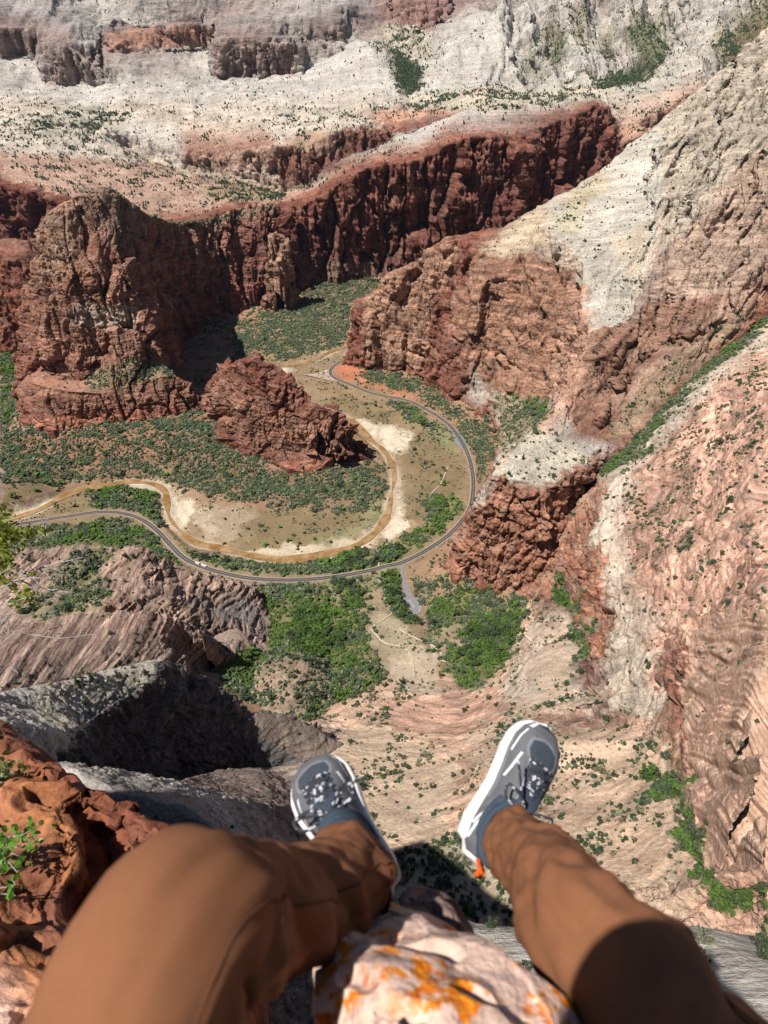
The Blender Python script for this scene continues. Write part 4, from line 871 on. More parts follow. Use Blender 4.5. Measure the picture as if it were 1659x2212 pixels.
def leafy(rng, k, n=420, trunk=True):
    """a crown of separate leaf sprays on a forked trunk, unit diameter"""
    cen = []
    m = 12 if k != 'pine' else 16
    for i in range(m):
        if k == 'pine':
            h = i/(m-1); r = .5*(1-h)**.8; a = i*2.4
            cen.append((r*.6*math.cos(a), r*.6*math.sin(a), .45+h*2.0, .16+.22*(1-h)))
        else:
            a = rng.uniform(0, 6.283); q = math.sqrt(rng.uniform(0, 1))*.36; hh = rng.uniform(.25, .85)
            cen.append((q*math.cos(a), q*math.sin(a), hh*(1.0 if k == 'shrub' else 1.2), rng.uniform(.13, .24)))
    P, S = [], []
    for i in range(n):
        c = cen[rng.integers(m)]; d = rng.normal(0, 1, 3); d /= np.linalg.norm(d); rr = c[3]*rng.uniform(.55, 1.08)
        P.append((c[0]+d[0]*rr, c[1]+d[1]*rr, c[2]+d[2]*rr*.8)); S.append(rng.uniform(.035, .075)*(420/n)**.4)
    V, F, Cc = [], [], []
    for p, s in zip(P, S):
        n1 = rng.normal(0, 1, 3)+np.array([0, 0, .6]); n1 /= np.linalg.norm(n1)
        t = np.cross(n1, rng.normal(0, 1, 3)); t /= np.linalg.norm(t); b = np.cross(n1, t)
        i0 = len(V); p = np.array(p)
        V += [p-t*s, p+b*s*.8+n1*s*.25, p+t*s, p-b*s*.8+n1*s*.25]; F += [(i0, i0+1, i0+2), (i0, i0+2, i0+3)]
        Cc += [rng.uniform(.7, 1.3)]*4
    V = np.array(V); F = np.array(F); Cc = np.array(Cc)
    tr = None
    if trunk:
        TV, TF = [], []
        def limb(a, b, r0, r1):
            a, b = np.array(a, float), np.array(b, float); d = (b-a)/np.linalg.norm(b-a); x = np.cross(d, (.3, .9, .1)); x /= np.linalg.norm(x); y = np.cross(d, x); i0 = len(TV)
            for q, r in ((a, r0), (b, r1)):
                for j in range(5): TV.append(q+(x*math.cos(j*1.2566)+y*math.sin(j*1.2566))*r)
            for j in range(5):
                q = (j+1) % 5; TF.append((i0+j, i0+q, i0+5+q)); TF.append((i0+j, i0+5+q, i0+5+j))
        if k == 'pine':
            limb((0, 0, -.15), (0, 0, 1.2), .05, .035); limb((0, 0, 1.2), (.01, 0, 2.4), .035, .01)
            for c in cen[::2]: limb((0, 0, c[2]-.08), c[:3], .015, .006)
        else:
            limb((0, 0, -.15), (.02, .01, .3), .05, .035)
            for c in cen[:7]: limb((.02, .01, .28), c[:3], .028, .01)
        tr = (np.array(TV), np.array(TF))
    return V, F, Cc, tr

TONE = {'scrub': (.052,.070,.036), 'juniper': (.040,.056,.026), 'green': (.068,.118,.022), 'sage': (.130,.140,.085), 'pine': (.038,.058,.030), 'dry': (.17,.145,.075)}
spots = []      # x, y, z, diameter, tone, kind, pixels
def scatter():
    rng = np.random.default_rng(5)
    for nm, V, A, Tt in MESHES:
        if nm == 'cliff': continue
        tv = V[Tt]; cen = tv.mean(1); fn = np.cross(tv[:, 1]-tv[:, 0], tv[:, 2]-tv[:, 0]); L = np.linalg.norm(fn, axis=1); area = L/2
        nz = fn[:, 2]/np.maximum(L, 1e-9)
        u, v, dep = project(cen)
        ok = (dep > 5) & (u > -25) & (u < PW+25) & (v > -25) & (v < PH+40)
        ids = np.where(ok)[0]; c = cen[ids]
        veg = A[Tt[ids]][:, :, 3].mean(1)
        slope = np.clip((nz[ids]-.30)/.35, .03, 1)
        R = np.linalg.norm(c, axis=1)
        s = np.where(R > 2300, 60., 30.)[:, None]
        n = fbm(c/s, 3, 91, .7)
        clump = np.clip(.15+3.6*n, .03, 3.2)
        clump = np.where(veg > 3, np.clip(.7+2.2*n, .1, 1.6), clump)
        lam = area[ids]/100*veg*slope*clump
        lam *= np.where(R > 2300, 1.7, np.where(veg >= 3, 3.6, 3.4))
        k = rng.poisson(lam)
        rep = np.repeat(np.arange(len(ids)), k)
        if not len(rep): continue
        w = rng.dirichlet((1, 1, 1), len(rep)); p = (tv[ids[rep]]*w[:, :, None]).sum(1)
        vis = visible(p, 1.03, 10); p = p[vis]; rep = rep[vis]
        vg = veg[rep]; Rr = R[rep]
        d = np.exp(rng.normal(.62, .5, len(p)))                          # metres across
        d = np.where(vg >= 8, np.exp(rng.normal(1.45, .5, len(p))), d)
        d = np.where((vg >= 3) & (vg < 8), np.exp(rng.normal(1.02, .42, len(p))), d)
        d = np.where(Rr > 2300, np.exp(rng.normal(1.6, .38, len(p))), d)
        d = np.minimum(d, np.where(Rr < 500, 4.2, 12))
        pn = fbm(p/55, 2, 97)
        for i in range(len(p)):
            q = rng.random()
            if vg[i] >= 8: tone = 'green' if q < .62+.9*pn[i] else 'scrub'
            elif vg[i] >= 5.5 and pn[i] > -.02+rng.normal(0, .12): tone = 'green'
            elif vg[i] >= 3: tone = 'scrub' if q < .62 else ('sage' if q < .80 else ('juniper' if q < .93 else 'green'))
            else: tone = 'juniper' if q < .55 else ('scrub' if q < .8 else ('sage' if q < .92 else 'dry'))
            kind = 'pine' if (Rr[i] > 2300 and rng.random() < .8) or (nm in ('rock_dome', 'rock_knoll') and rng.random() < .25) else ('tree' if (vg[i] >= 8 or (tone == 'green' and vg[i] >= 5.5)) else 'shrub')
            if kind == 'pine': tone = 'pine' if Rr[i] > 2300 else 'juniper'
            dd = d[i]*(.55 if kind == 'pine' else 1)
            spots.append((p[i, 0], p[i, 1], p[i, 2], dd, tone, kind, dd/Rr[i]*625, nm))
scatter()
# single cottonwoods and pines one can pick out
BIG = [(532,1136,7),(602,1134,7),(572,1174,10),(595,1168,7),(622,1164,9),(642,1170,7),(655,1147,6),(680,1159,8),(632,1153,7),(485,1115,7),(565,1130,6),(122,1085,11),(82,1102,10),(160,1090,9),(122,1112,8),(215,1094,11),(440,1200,14),(462,1196,12),(485,1210,13),(500,1224,14),(415,1190,9),(932,1000,10),(959,1040,11),(919,1066,8),(897,1103,9),(948,1098,11),(859,880,8),(919,1130,7),(30,1072,12),(75,1054,10),(960,1085,12),(972,1075,11),
       (850,1200,12),(858,1186,12),(838,1192,11),(845,1214,12),(860,1240,13),(846,1252,12),(838,1236,12),(852,1268,12),(862,1290,11),(815,1205,10),(828,1180,9),(770,1205,12),(755,1215,13),(740,1208,12),(725,1216,12),(748,1228,12),(730,1228,11),(705,1222,10),(690,1230,10),(745,1255,11),(752,1270,11),(770,1280,12),(760,1296,12),(780,1300,10),(795,1312,11),(740,1290,11),(725,1275,10),(868,1310,11),(880,1330,10),(850,1310,11),(836,1298,11),(915,1300,9),(925,1320,9),(905,1345,11),(930,1345,12),
       (205,1075,12),(222,1070,13),(248,1060,12),(262,1052,12),(276,1062,13),(265,1080,12),(305,1085,12),(322,1100,13),(338,1115,13),(345,1130,12),(350,1145,11),(214,1090,12),(330,1085,12),(295,1072,11)]
for u, v, d in BIG:
    g = ground_at(u, v+4); R = g.length
    spots.append((g.x, g.y, g.z, d*.85, 'green' if (u*7+v) % 5 else 'scrub', 'tree', d*.85/R*625, 'valley_floor'))
NEARP = [(168,1476,5.5),(198,1470,6),(225,1478,5),(238,1470,5.5),(140,1502,4.5),(182,1515,6),(255,1462,4),(312,1452,4.2),(148,1548,7),(120,1535,4),(205,1492,4),(345,1450,4),(270,1460,4),(98,1500,3.5),(60,1460,7),(30,1475,6),(230,1220,6),(245,1190,6),(205,1225,9),(175,1250,7),(150,1262,7),(195,1290,6),(130,1290,8),(345,1205,7),(370,1215,6),(415,1240,5),(1250,1262,8),(1393,1428,9),(1395,1440,7),(1455,1250,8),(1440,1265,6),(1630,1030,9),(1480,1330,5),(1448,1470,6),(1110,985,7),(1128,990,7),(1160,1010,6),(1190,1010,7),(1205,1060,4),(1240,910,5)]
for u, v, d in NEARP:
    g = ground_at(u, v); R = g.length
    spots.append((g.x, g.y, g.z, d*.55, 'juniper', 'pine' if (u+v) % 3 == 0 else 'shrub', d*.55/R*625, 'rock'))
print('plants', len(spots), flush=True)

def build_plants():
    rng = np.random.default_rng(9)
    # a road or river carries no plant
    lines = np.concatenate([ROADW, SPURW, RIVERW]); cell = {}
    for x, y in lines:
        for i in (-1, 0, 1):
            for j in (-1, 0, 1): cell[(int(x/5)+i, int(y/5)+j)] = 1
    S = [s for s in spots if (int(s[0]/5), int(s[1]/5)) not in cell or s[2] > -635]
    S.sort(key=lambda s: -s[6])
    P = np.array([s[:3] for s in S]); vis = visible(P+np.array([0, 0, 1.0]), 1.01, 4)
    GROUPS = {'tree': ('cottonwood_tree', 'tree', 'round bright green broadleaf tree in the canyon bottom', 'broadleaf trees in the canyon bottom'),
              'shrub': ('desert_shrub', 'shrub', 'rounded dark green shrub growing out of bare rock', 'dark shrubs on the bare rock'),
              'scrub': ('scrub_oak', 'shrub', 'low grey green scrub bush on the earthy slopes', 'scrub bushes on the earthy slopes'),
              'pine': ('pine_tree', 'tree', 'narrow dark conifer standing on pale rock', 'conifers on the pale rock')}
    PLACES = {'mesa': 'the far mesa', 'rock_ridge': 'the pale topped ridge', 'rock_butte': 'the tall red butte', 'rock_fin': 'the low red fin', 'rock_knoll': 'the broken rock knolls', 'rock_dome': 'the striped and dark domes', 'rock_ledge': 'the near rock ledges', 'rock_spire': 'the red spire', 'rock_buttress': 'the dark buttress', 'rock': 'the sunlit slickrock'}
    count = {}; lib = {}
    rest = {}
    M_TRUNK = flat_mat('grey_bark', (.20, .16, .12), .9, .3, 3.0)
    def mesh_for(kind, tone, lod, var):
        key = (kind, tone, lod, var)
        if key in lib: return lib[key]
        r = np.random.default_rng(hash((kind, lod, var)) % 1000 if False else (len(kind)*31+lod*7+var))
        tr = None
        if lod == 0: V, F, cc = tiny(r, kind)
        elif lod == 1: V, F, cc = cluster(r, kind, 9)
        else: V, F, cc, tr = leafy(r, kind, 260 if lod == 2 else 900)
        col = np.array(TONE[tone])[None]*cc[:, None]
        lib[key] = (V, F, col, tr); return lib[key]
    crown_me = {}
    def individual(s, kind):
        x, y, z, d, tone, k, px, nm = s
        g = kind; name, cat, _, _ = GROUPS[g]
        place = PLACES.get(nm, 'the bare rock')
        if nm == 'valley_floor': place = 'the pink slickrock slope' if (z > -600 and y < 1000) else ('the canyon bottom' if y < 760 else ('the river flat' if z < -641 else 'the earthy talus'))
        size = 'small' if d < 2.6 else ('large' if d > 5.5 else 'middling'); hue = {'scrub': 'grey green', 'sage': 'pale sage', 'juniper': 'dark green', 'green': 'bright green', 'pine': 'blackish green', 'dry': 'dry straw coloured'}[tone]
        what = {'tree': 'broadleaf tree', 'shrub': 'rounded shrub', 'scrub': 'low scrub bush', 'pine': 'narrow conifer'}[g]
        lab = f'{size} {hue} {what} on {place}'; grp = f'{size} {hue} {what} plants on {place}'
        lod = 1 if px < 5 else (2 if px < 16 else 3); var = rng.integers(3)
        V, F, col, tr = mesh_for(k, tone, lod, var)
        key = (k, tone, lod, var)
        if key not in crown_me:
            o = mesh_from('crown', V, F, M_LEAF, col, sm=(lod == 1)); me = o.data
            tme = None
            if tr is not None:
                to = mesh_from('trunk', tr[0], tr[1], M_TRUNK); tme = to.data; bpy.data.objects.remove(to)
            bpy.data.objects.remove(o); crown_me[key] = (me, tme)
        me, tme = crown_me[key]
        rot = rng.uniform(0, 6.283); sc = (d, d, d*rng.uniform(.85, 1.15))
        if lod == 1:
            o = bpy.data.objects.new(name, me); C.objects.link(o)
        else:
            o = bpy.data.objects.new(name, None); C.objects.link(o)
            for nm_, m_ in (('crown', me), ('trunk', tme)):
                if m_ is None: continue
                c = bpy.data.objects.new(nm_, m_); C.objects.link(c); c.parent = o
        o.location = (x, y, z-.1*d); o.rotation_euler = (0, 0, rot); o.scale = sc
        tag(o, lab, cat, grp)
    for i, s in enumerate(S):
        k = s[5]
        if k == 'shrub' and s[4] in ('scrub', 'sage', 'green') and s[7] == 'valley_floor' : g = 'scrub'
        else: g = k
        if vis[i] and count.get(g, 0) < 300 and s[6] > 1.5:
            count[g] = count.get(g, 0)+1; individual(s, g)
        else:
            rest.setdefault(g, []).append(s)
    names = {'tree': ('broadleaf_thicket', 'green thicket of the remaining broadleaf trees'), 'shrub': ('shrub_cover', 'scattered small dark shrubs on the rock'),
             'scrub': ('scrub_cover', 'dense low scrub covering the talus'), 'pine': ('conifer_cover', 'scattered far conifers on the mesa')}
    for g, L in rest.items():
        buckets = {}
        for s in L:
            lod = 0 if s[6] < 2.2 else (1 if s[6] < 7 else 2)
            buckets.setdefault((s[5], s[4], lod, int(rng.integers(3))), []).append(s)
        Vs, Fs, Cs, off = [], [], [], 0
        for (k, tone, lod, var), ss in buckets.items():
            V, F, col, tr = mesh_for(k, tone, lod, var)
            B = np.array([q[:4] for q in ss]); n = len(B); a = rng.uniform(0, 6.283, n); ca, sa = np.cos(a)[:, None], np.sin(a)[:, None]
            sz = B[:, 3:4]*1.0; hz = sz*rng.uniform(.8, 1.2, (n, 1))
            X = (V[None, :, 0]*ca-V[None, :, 1]*sa)*sz+B[:, 0:1]; Y = (V[None, :, 0]*sa+V[None, :, 1]*ca)*sz+B[:, 1:2]; Zz = V[None, :, 2]*hz+B[:, 2:3]-.1*sz
            Vs.append(np.stack([X, Y, Zz], 2).reshape(-1, 3)); Fs.append((F[None]+(np.arange(n)*len(V))[:, None, None]).reshape(-1, 3)+off); off += n*len(V)
            Cs.append((col[None]*rng.uniform(.75, 1.25, (n, 1, 1))).reshape(-1, 3))
        nm, lab = names[g]
        o = mesh_from(nm, np.concatenate(Vs), np.concatenate(Fs), M_LEAF, np.concatenate(Cs), kind='stuff', label=lab, cat='plants', sm=False)
        print(nm, len(L), len(o.data.polygons), flush=True)
    print('individuals', count, flush=True)
build_plants()

# ---------------------------------------------------------------- river, road, trails
def strip(name, line, widths, z, mat, label, kind='structure', cat=None, off=0.0):
    P = np.asarray(line, float); t = np.gradient(P, axis=0); t /= np.maximum(np.linalg.norm(t, axis=1, keepdims=True), 1e-6)
    nrm = np.stack([-t[:, 1], t[:, 0]], 1); wd = np.asarray(widths, float).reshape(-1, 1)*np.ones((len(P), 1))
    zz = np.full(len(P), z) if np.isscalar(z) else np.asarray(z)
    a = P+nrm*(off-wd/2); b = P+nrm*(off+wd/2)
    V = np.concatenate([np.column_stack([a, zz]), np.column_stack([b, zz])]); n = len(P); i = np.arange(n-1)
    F = np.concatenate([np.stack([i, i+n+1, i+n], 1), np.stack([i, i+1, i+n+1], 1)])
    fn = tri_normals(V, F); F[fn[:, 2] < 0] = F[fn[:, 2] < 0][:, ::-1]
    return mesh_from(name, V, F, mat, None, kind, label, cat)
def water_mat():
    m, nt, b = mat_new('silty_water'); k = NT(nt); P = k.n('ShaderNodeNewGeometry').outputs['Position']
    n = k.noise(P, .05, 4, .6); c = k.mix(k.remap(n, .38, .62, 0, 1), (.20, .105, .035), (.34, .215, .105))
    k.l(c, b.inputs['Base Color']); b.inputs['Roughness'].default_value = .14; b.inputs['Specular IOR Level'].default_value = .35
    bp = k.n('ShaderNodeBump'); bp.inputs['Distance'].default_value = .12; k.l(k.noise(P, .8, 3, .5), bp.inputs['Height']); k.l(bp.outputs[0], b.inputs['Normal'])
    return m
rw = 12.5+5*np.sin(np.arange(len(RIVERW))*.035)+3.5*np.sin(np.arange(len(RIVERW))*.11+1)+2*np.sin(np.arange(len(RIVERW))*.31)
strip('river', RIVERW, rw, -651.6, water_mat(), 'shallow brown river winding round the rock fin')
M_ASPH = flat_mat('asphalt', (.065, .06, .066), .9, .15, .3)
M_SHLD = flat_mat('road_shoulder', (.36, .27, .21), .95, .25, .2)
M_YEL = flat_mat('yellow_paint', (.62, .44, .10), .7, .1, 1); M_WHT = flat_mat('white_paint', (.6, .6, .58), .7, .1, 1)
strip('road_shoulder', ROADW, 10.8, -643.86, M_SHLD, 'dusty shoulders along the curving road')
strip('road', ROADW, 8.2, -643.72, M_ASPH, 'dark asphalt road curving round the river bend')
for q in (-.22, .22): strip('road_marking', ROADW, .14, -643.68, M_YEL, 'yellow centre line of the road', off=q)
for q in (-3.5, 3.5): strip('road_marking', ROADW, .09, -643.68, M_WHT, 'white edge line of the road', off=q)
def sheet(name, pts, z, mat, label, kind='structure', cat=None):
    bm = bmesh.new(); vs = [bm.verts.new(Z(u, v, z)) for u, v in pts]; f = bm.faces.new(vs); bm.normal_update()
    if f.normal.z < 0: f.normal_flip()
    bmesh.ops.triangulate(bm, faces=[f]); me = bpy.data.meshes.new(name); bm.to_mesh(me); bm.free(); me.materials.append(mat)
    o = bpy.data.objects.new(name, me); C.objects.link(o); return tag(o, label, cat, kind=kind)
M_LOT = flat_mat('pale_asphalt', (.20, .185, .19), .9, .12, .2)
LOT = [(866,1219),(874,1219),(871,1236),(875,1248),(882,1262),(892,1289),(904,1293),(912,1307),(910,1321),(897,1331),(886,1318),(875,1305),(869,1302),(870.7,1279),(870,1265),(868,1250),(865,1236)]
sheet('parking_lot', LOT, -643.76, M_LOT, 'grey parking lot with painted bays at the end of a short spur')
sheet('pullout', [(969,917),(972,926),(977,938),(980,950),(987,961),(996,969),(1006,977),(1013,986),(1008,960),(1000,945),(990,935)], -643.79, M_LOT, 'paved roadside pullout on the river bend')
sheet('bus_stop_apron', [(655,809),(686,806),(704,799),(712,800),(714,812),(728,824),(704,820),(684,815)], -643.80, M_SHLD, 'pale paved apron of the shuttle stop')
def lotline(a, b, w=.4):
    A_, B_ = np.array(Z(*a, -644)[:2]), np.array(Z(*b, -644)[:2])
    strip('parking_marking', np.array([A_, (A_+B_)/2, B_]), w, -643.70, M_WHT, 'white painted lines of the parking lot')
for i in range(6):
    t = i/5; x, y = 883+t*8, 1297+t*14; lotline((x-2.5, y+1.2), (x+4.0, y-1.0))
for i in range(8):
    t = i/7; a = -1.2+2.1*t; lotline((900+7*math.cos(a), 1308+11*math.sin(a)), (900+11*math.cos(a), 1308+15*math.sin(a)))
M_DUST = flat_mat('trail_dust', (.52, .42, .31), .95, .15, .3)
def trail(pts, wd, label):
    q = catmull([(*p, 0) for p in pts], 2.0)[:, :2]
    W3 = np.array([ground_at(u, v) for u, v in q]); keep = [0]
    for i in range(1, len(W3)):
        if 1.5 < np.linalg.norm(W3[i]-W3[keep[-1]]) < 60: keep.append(i)
    W3 = W3[keep]
    for _ in range(2): W3[1:-1] = (W3[:-2]+W3[1:-1]*2+W3[2:])/4
    strip('path', W3[:, :2], wd, W3[:, 2]+.9, M_DUST, label)
trail([(800,1357),(808,1348),(829,1335),(848,1322)], 1.6, 'thin pale footpath below the trees')
trail([(800,1357),(812,1372),(830,1388),(850,1392),(870,1398),(884,1412),(890,1430),(893,1462)], 1.9, 'pale footpath running up the dry wash')
trail([(859,1357),(885,1372),(915,1385),(940,1398),(952,1412),(948,1425),(962,1428)], 1.7, 'pale footpath through the green trees')
trail([(829,1447),(815,1435),(800,1428),(780,1425)], 1.6, 'short pale footpath left of the wash')
trail([(815,1250),(825,1262),(829,1275),(830,1290)], 1.4, 'pale footpath behind the road shelter')
trail([(921,1075),(935,1060),(950,1045),(958,1025),(968,1005)], 1.4, 'pale footpath crossing the meadow')
trail([(825,1202),(818,1215),(813,1222)], 1.6, 'short pale footpath from road to river')
trail([(700,880),(730,890),(760,897),(790,905)], 1.8, 'pale sandy footpath along the river flat')
# ---------------------------------------------------------------- foreground rocks
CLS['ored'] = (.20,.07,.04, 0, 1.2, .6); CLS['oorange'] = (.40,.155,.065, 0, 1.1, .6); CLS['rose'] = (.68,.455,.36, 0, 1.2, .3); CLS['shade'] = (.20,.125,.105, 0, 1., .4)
def lichen_mat():
    m = rock_mat('lichen_rock', .05, .25, .2, .5, .3, .3); nt = m.node_tree; k = NT(nt)
    b = next(n for n in nt.nodes if n.type == 'BSDF_PRINCIPLED'); src = b.inputs['Base Color'].links[0].from_socket
    P = k.n('ShaderNodeNewGeometry').outputs['Position']
    big = k.noise(P, 11.0, 3, .5); med = k.noise(P, 38.0, 5, .65, .4); fin = k.noise(P, 160, 3, .6)
    f = k.math('MULTIPLY', k.remap(big, .42, .50, 0, 1), k.remap(med, .51, .55, 0, 1))
    orange = k.mix(k.remap(fin, .4, .6, 0, 1), (.66, .13, .006), (.68, .26, .02))
    c = k.mix(f, src, orange)
    med2 = k.noise(k.mapping(P, (1, 1, 1), (0, 0, 0), (3, 1, 2)), 24.0, 6, .7)
    c = k.mix(k.remap(med2, .60, .68, 0, .75), c, (.16, .12, .115))
    gr = k.noise(k.mapping(P, (1, 1, 1), (0, 0, 0), (7, 5, 2)), 20.0, 5, .6)
    c = k.mix(k.remap(gr, .68, .72, 0, .7), c, (.46, .46, .38))
    k.l(c, b.inputs['Base Color']); return m
M_LICHEN = lichen_mat()
M_RED = rock_mat('red_rock', .022, .4, .3, .6, .4, .10)
M_SEAT = rock_mat('ledge_rock', .04, .3, .5, .7, .4, .2)
def rock_hull(name, label, cat, pts, cls, mat, px=2.0, ds=.02, scale=.02, seed=0, sm=3, kind=None):
    bm = bmesh.new(); vs = [bm.verts.new(p) for p in pts]; r = bmesh.ops.convex_hull(bm, input=vs)
    bmesh.ops.delete(bm, geom=[v for v in bm.verts if not v.link_faces], context='VERTS')
    bmesh.ops.triangulate(bm, faces=bm.faces[:]); bmesh.ops.recalc_face_normals(bm, faces=bm.faces[:]); bm.verts.index_update()
    V = np.array([v.co for v in bm.verts]); F = np.array([[v.index for v in f.verts] for f in bm.faces]); bm.free()
    A = np.tile(np.array(CLS[cls][:NA]), (len(V), 1))
    V, A, F = refine(V, A, F, 16, cap=60000); V, A = smooth(V, A, F, sm, .5)
    V, A, F = refine(V, A, F, px, cap=400000)
    V, N = displace(V, A, F, scale, seed, ds)
    return mesh_from(name, V, F, mat, A, kind, label, cat)
rock_hull('boulder', 'pale pink boulder spotted with orange lichen between the legs', 'boulder',
    [T(770,1955,.74), T(850,1930,.77), T(905,1945,.75), T(1010,2040,.70), T(1110,2098,.65), T(1205,2160,.60), T(1252,2240,.56), T(695,2010,.70), T(686,2100,.64), T(690,2240,.58),
     T(810,2060,.62), T(990,2150,.56), T(860,2220,.52), T(690,2460,.55), T(1260,2460,.52), T(800,1965,1.0), T(1000,2060,1.0), T(1210,2210,.9), T(700,2060,1.0), T(950,2500,.9)], 'rose', M_LICHEN, 1.8, .016, .012, 7, 1)
rock_hull('rock', 'small dark reddish stone wedged behind the lichen boulder', 'stone',
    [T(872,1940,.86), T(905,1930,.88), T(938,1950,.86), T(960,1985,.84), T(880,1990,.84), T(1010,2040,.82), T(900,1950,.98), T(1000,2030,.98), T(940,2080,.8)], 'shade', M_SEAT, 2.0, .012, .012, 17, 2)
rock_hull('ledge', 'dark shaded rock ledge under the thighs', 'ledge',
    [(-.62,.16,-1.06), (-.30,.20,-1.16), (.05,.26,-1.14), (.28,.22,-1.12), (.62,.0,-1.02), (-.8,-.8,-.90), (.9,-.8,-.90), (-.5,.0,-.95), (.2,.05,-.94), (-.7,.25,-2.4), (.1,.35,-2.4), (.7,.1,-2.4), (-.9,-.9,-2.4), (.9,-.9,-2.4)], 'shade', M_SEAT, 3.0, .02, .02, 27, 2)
def red_outcrop():
    loop = [W(-4.5,3.6,-5.2), T(-60,1500,3.9), T(0,1530,3.7), T(120,1600,3.3), T(270,1700,2.9), T(345,1752,2.8), T(470,1850,2.5), T(500,1990,1.9), T(400,2150,1.5), W(-.42,.30,-1.9), W(-.5,-.2,-1.7), W(-1.6,-.6,-1.4), W(-4.5,-.4,-1.6)]
    loop = [(p[0], p[1], p[2]-(1.6 if 1 <= i <= 7 else .5 if i in (8, 9) else 0)) for i, p in enumerate(loop)]
    lines = [('ored', [T(-90,1530,3.3), T(0,1572,3.0), T(55,1606,2.85), T(120,1652,2.65), T(200,1694,2.45), T(268,1734,2.32), T(338,1780,2.2), T(430,1870,2.05), T(450,1990,1.75)]),
             ('oorange', [T(-80,1660,2.6), T(30,1690,2.5), T(110,1740,2.36), T(160,1790,2.2), T(150,1860,2.05)]),
             ('ored', [T(205,1790,2.5), T(235,1870,2.42), T(245,1960,2.3), T(215,2060,2.1)]),
             ('ored', [T(-60,1830,2.15), T(60,1860,2.1), T(110,1940,1.95), T(140,2040,1.8)]),
             ('oorange', [T(-60,2010,1.7), T(40,2060,1.62), T(95,2120,1.52), T(120,2200,1.42)]),
             ('rose', [T(-60,2180,1.45), T(40,2230,1.32), T(60,2320,1.2)])]
    landform('outcrop', loop, lines, 'ored', M_RED, 'rusty red rock outcrop with dark pits beside the left thigh', (), 1.8, 14, 2, .027, 211, skirt=.8, kind=None, cat='outcrop', ds=.026, gk=5.5)
red_outcrop()

# ---------------------------------------------------------------- plants beside the viewpoint
def tube(bm, pts, r0, r1, seg=6):
    P = [Vector(p) for p in pts]; rings = []; n = len(P)
    for i, p in enumerate(P):
        d = (P[min(i+1, n-1)]-P[max(i-1, 0)]).normalized(); x = d.cross(Vector((.31, .2, .93))).normalized(); y = d.cross(x)
        r = r0+(r1-r0)*i/(n-1)
        rings.append([bm.verts.new(p+(x*math.cos(6.2832*j/seg)+y*math.sin(6.2832*j/seg))*r) for j in range(seg)])
    for a, b in zip(rings[:-1], rings[1:]):
        for j in range(seg): bm.faces.new((a[j], a[(j+1) % seg], b[(j+1) % seg], b[j]))
    bm.faces.new(rings[0][::-1]); bm.faces.new(rings[-1])
def bm_obj(name, bm, mat, parent=None, smooth_=True):
    bmesh.ops.recalc_face_normals(bm, faces=bm.faces[:])
    me = bpy.data.meshes.new(name); bm.to_mesh(me); bm.free()
    for p in me.polygons: p.use_smooth = smooth_
    for m in (mat if isinstance(mat, (list, tuple)) else [mat]): me.materials.append(m)
    o = bpy.data.objects.new(name, me); C.objects.link(o)
    if parent: o.parent = parent
    return o
def leaf(bm, c, s, rng, w=.62, up=.5):
    n = Vector((rng.normal(0, 1), rng.normal(0, 1)-.5, rng.normal(0, 1)+up)).normalized(); t = n.cross(Vector(rng.normal(0, 1, 3))).normalized(); b = n.cross(t); c = Vector(c)
    pr = [(-1, 0, 0), (-.45, w, .10), (.35, w*.95, .12), (1, 0, 0), (.35, -w*.95, .12), (-.45, -w, .10)]
    vs = [bm.verts.new(c+t*s*x+b*s*y+n*s*z) for x, y, z in pr]
    bm.faces.new(vs[:4]); bm.faces.new((vs[0], vs[3], vs[4], vs[5]))
def leaf_mat(name, col):
    m, nt, b = mat_new(name); k = NT(nt); P = k.n('ShaderNodeNewGeometry'); rgb = k.n('ShaderNodeRGB'); rgb.outputs[0].default_value = (*col, 1)
    c = k.scale(rgb.outputs[0], k.remap(P.outputs['Random Per Island'], 0, 1, .55, 1.4)); k.l(c, b.inputs['Base Color']); b.inputs['Roughness'].default_value = .45
    tr = k.n('ShaderNodeBsdfTranslucent'); k.l(c, tr.inputs[0]); mx = k.n('ShaderNodeMixShader'); mx.inputs[0].default_value = .35
    out = next(n for n in nt.nodes if n.type == 'OUTPUT_MATERIAL'); k.l(b.outputs[0], mx.inputs[1]); k.l(tr.outputs[0], mx.inputs[2]); k.l(mx.outputs[0], out.inputs[0]); return m
M_GREYTWIG = flat_mat('grey_twig', (.34, .31, .29), .9, .3, 30)
M_LEAF_Y = leaf_mat('yellow_green_leaf', (.17, .20, .015)); M_LEAF_G = leaf_mat('fresh_leaf', (.10, .22, .02)); M_LEAF_S = leaf_mat('sage_leaf', (.11, .15, .05))
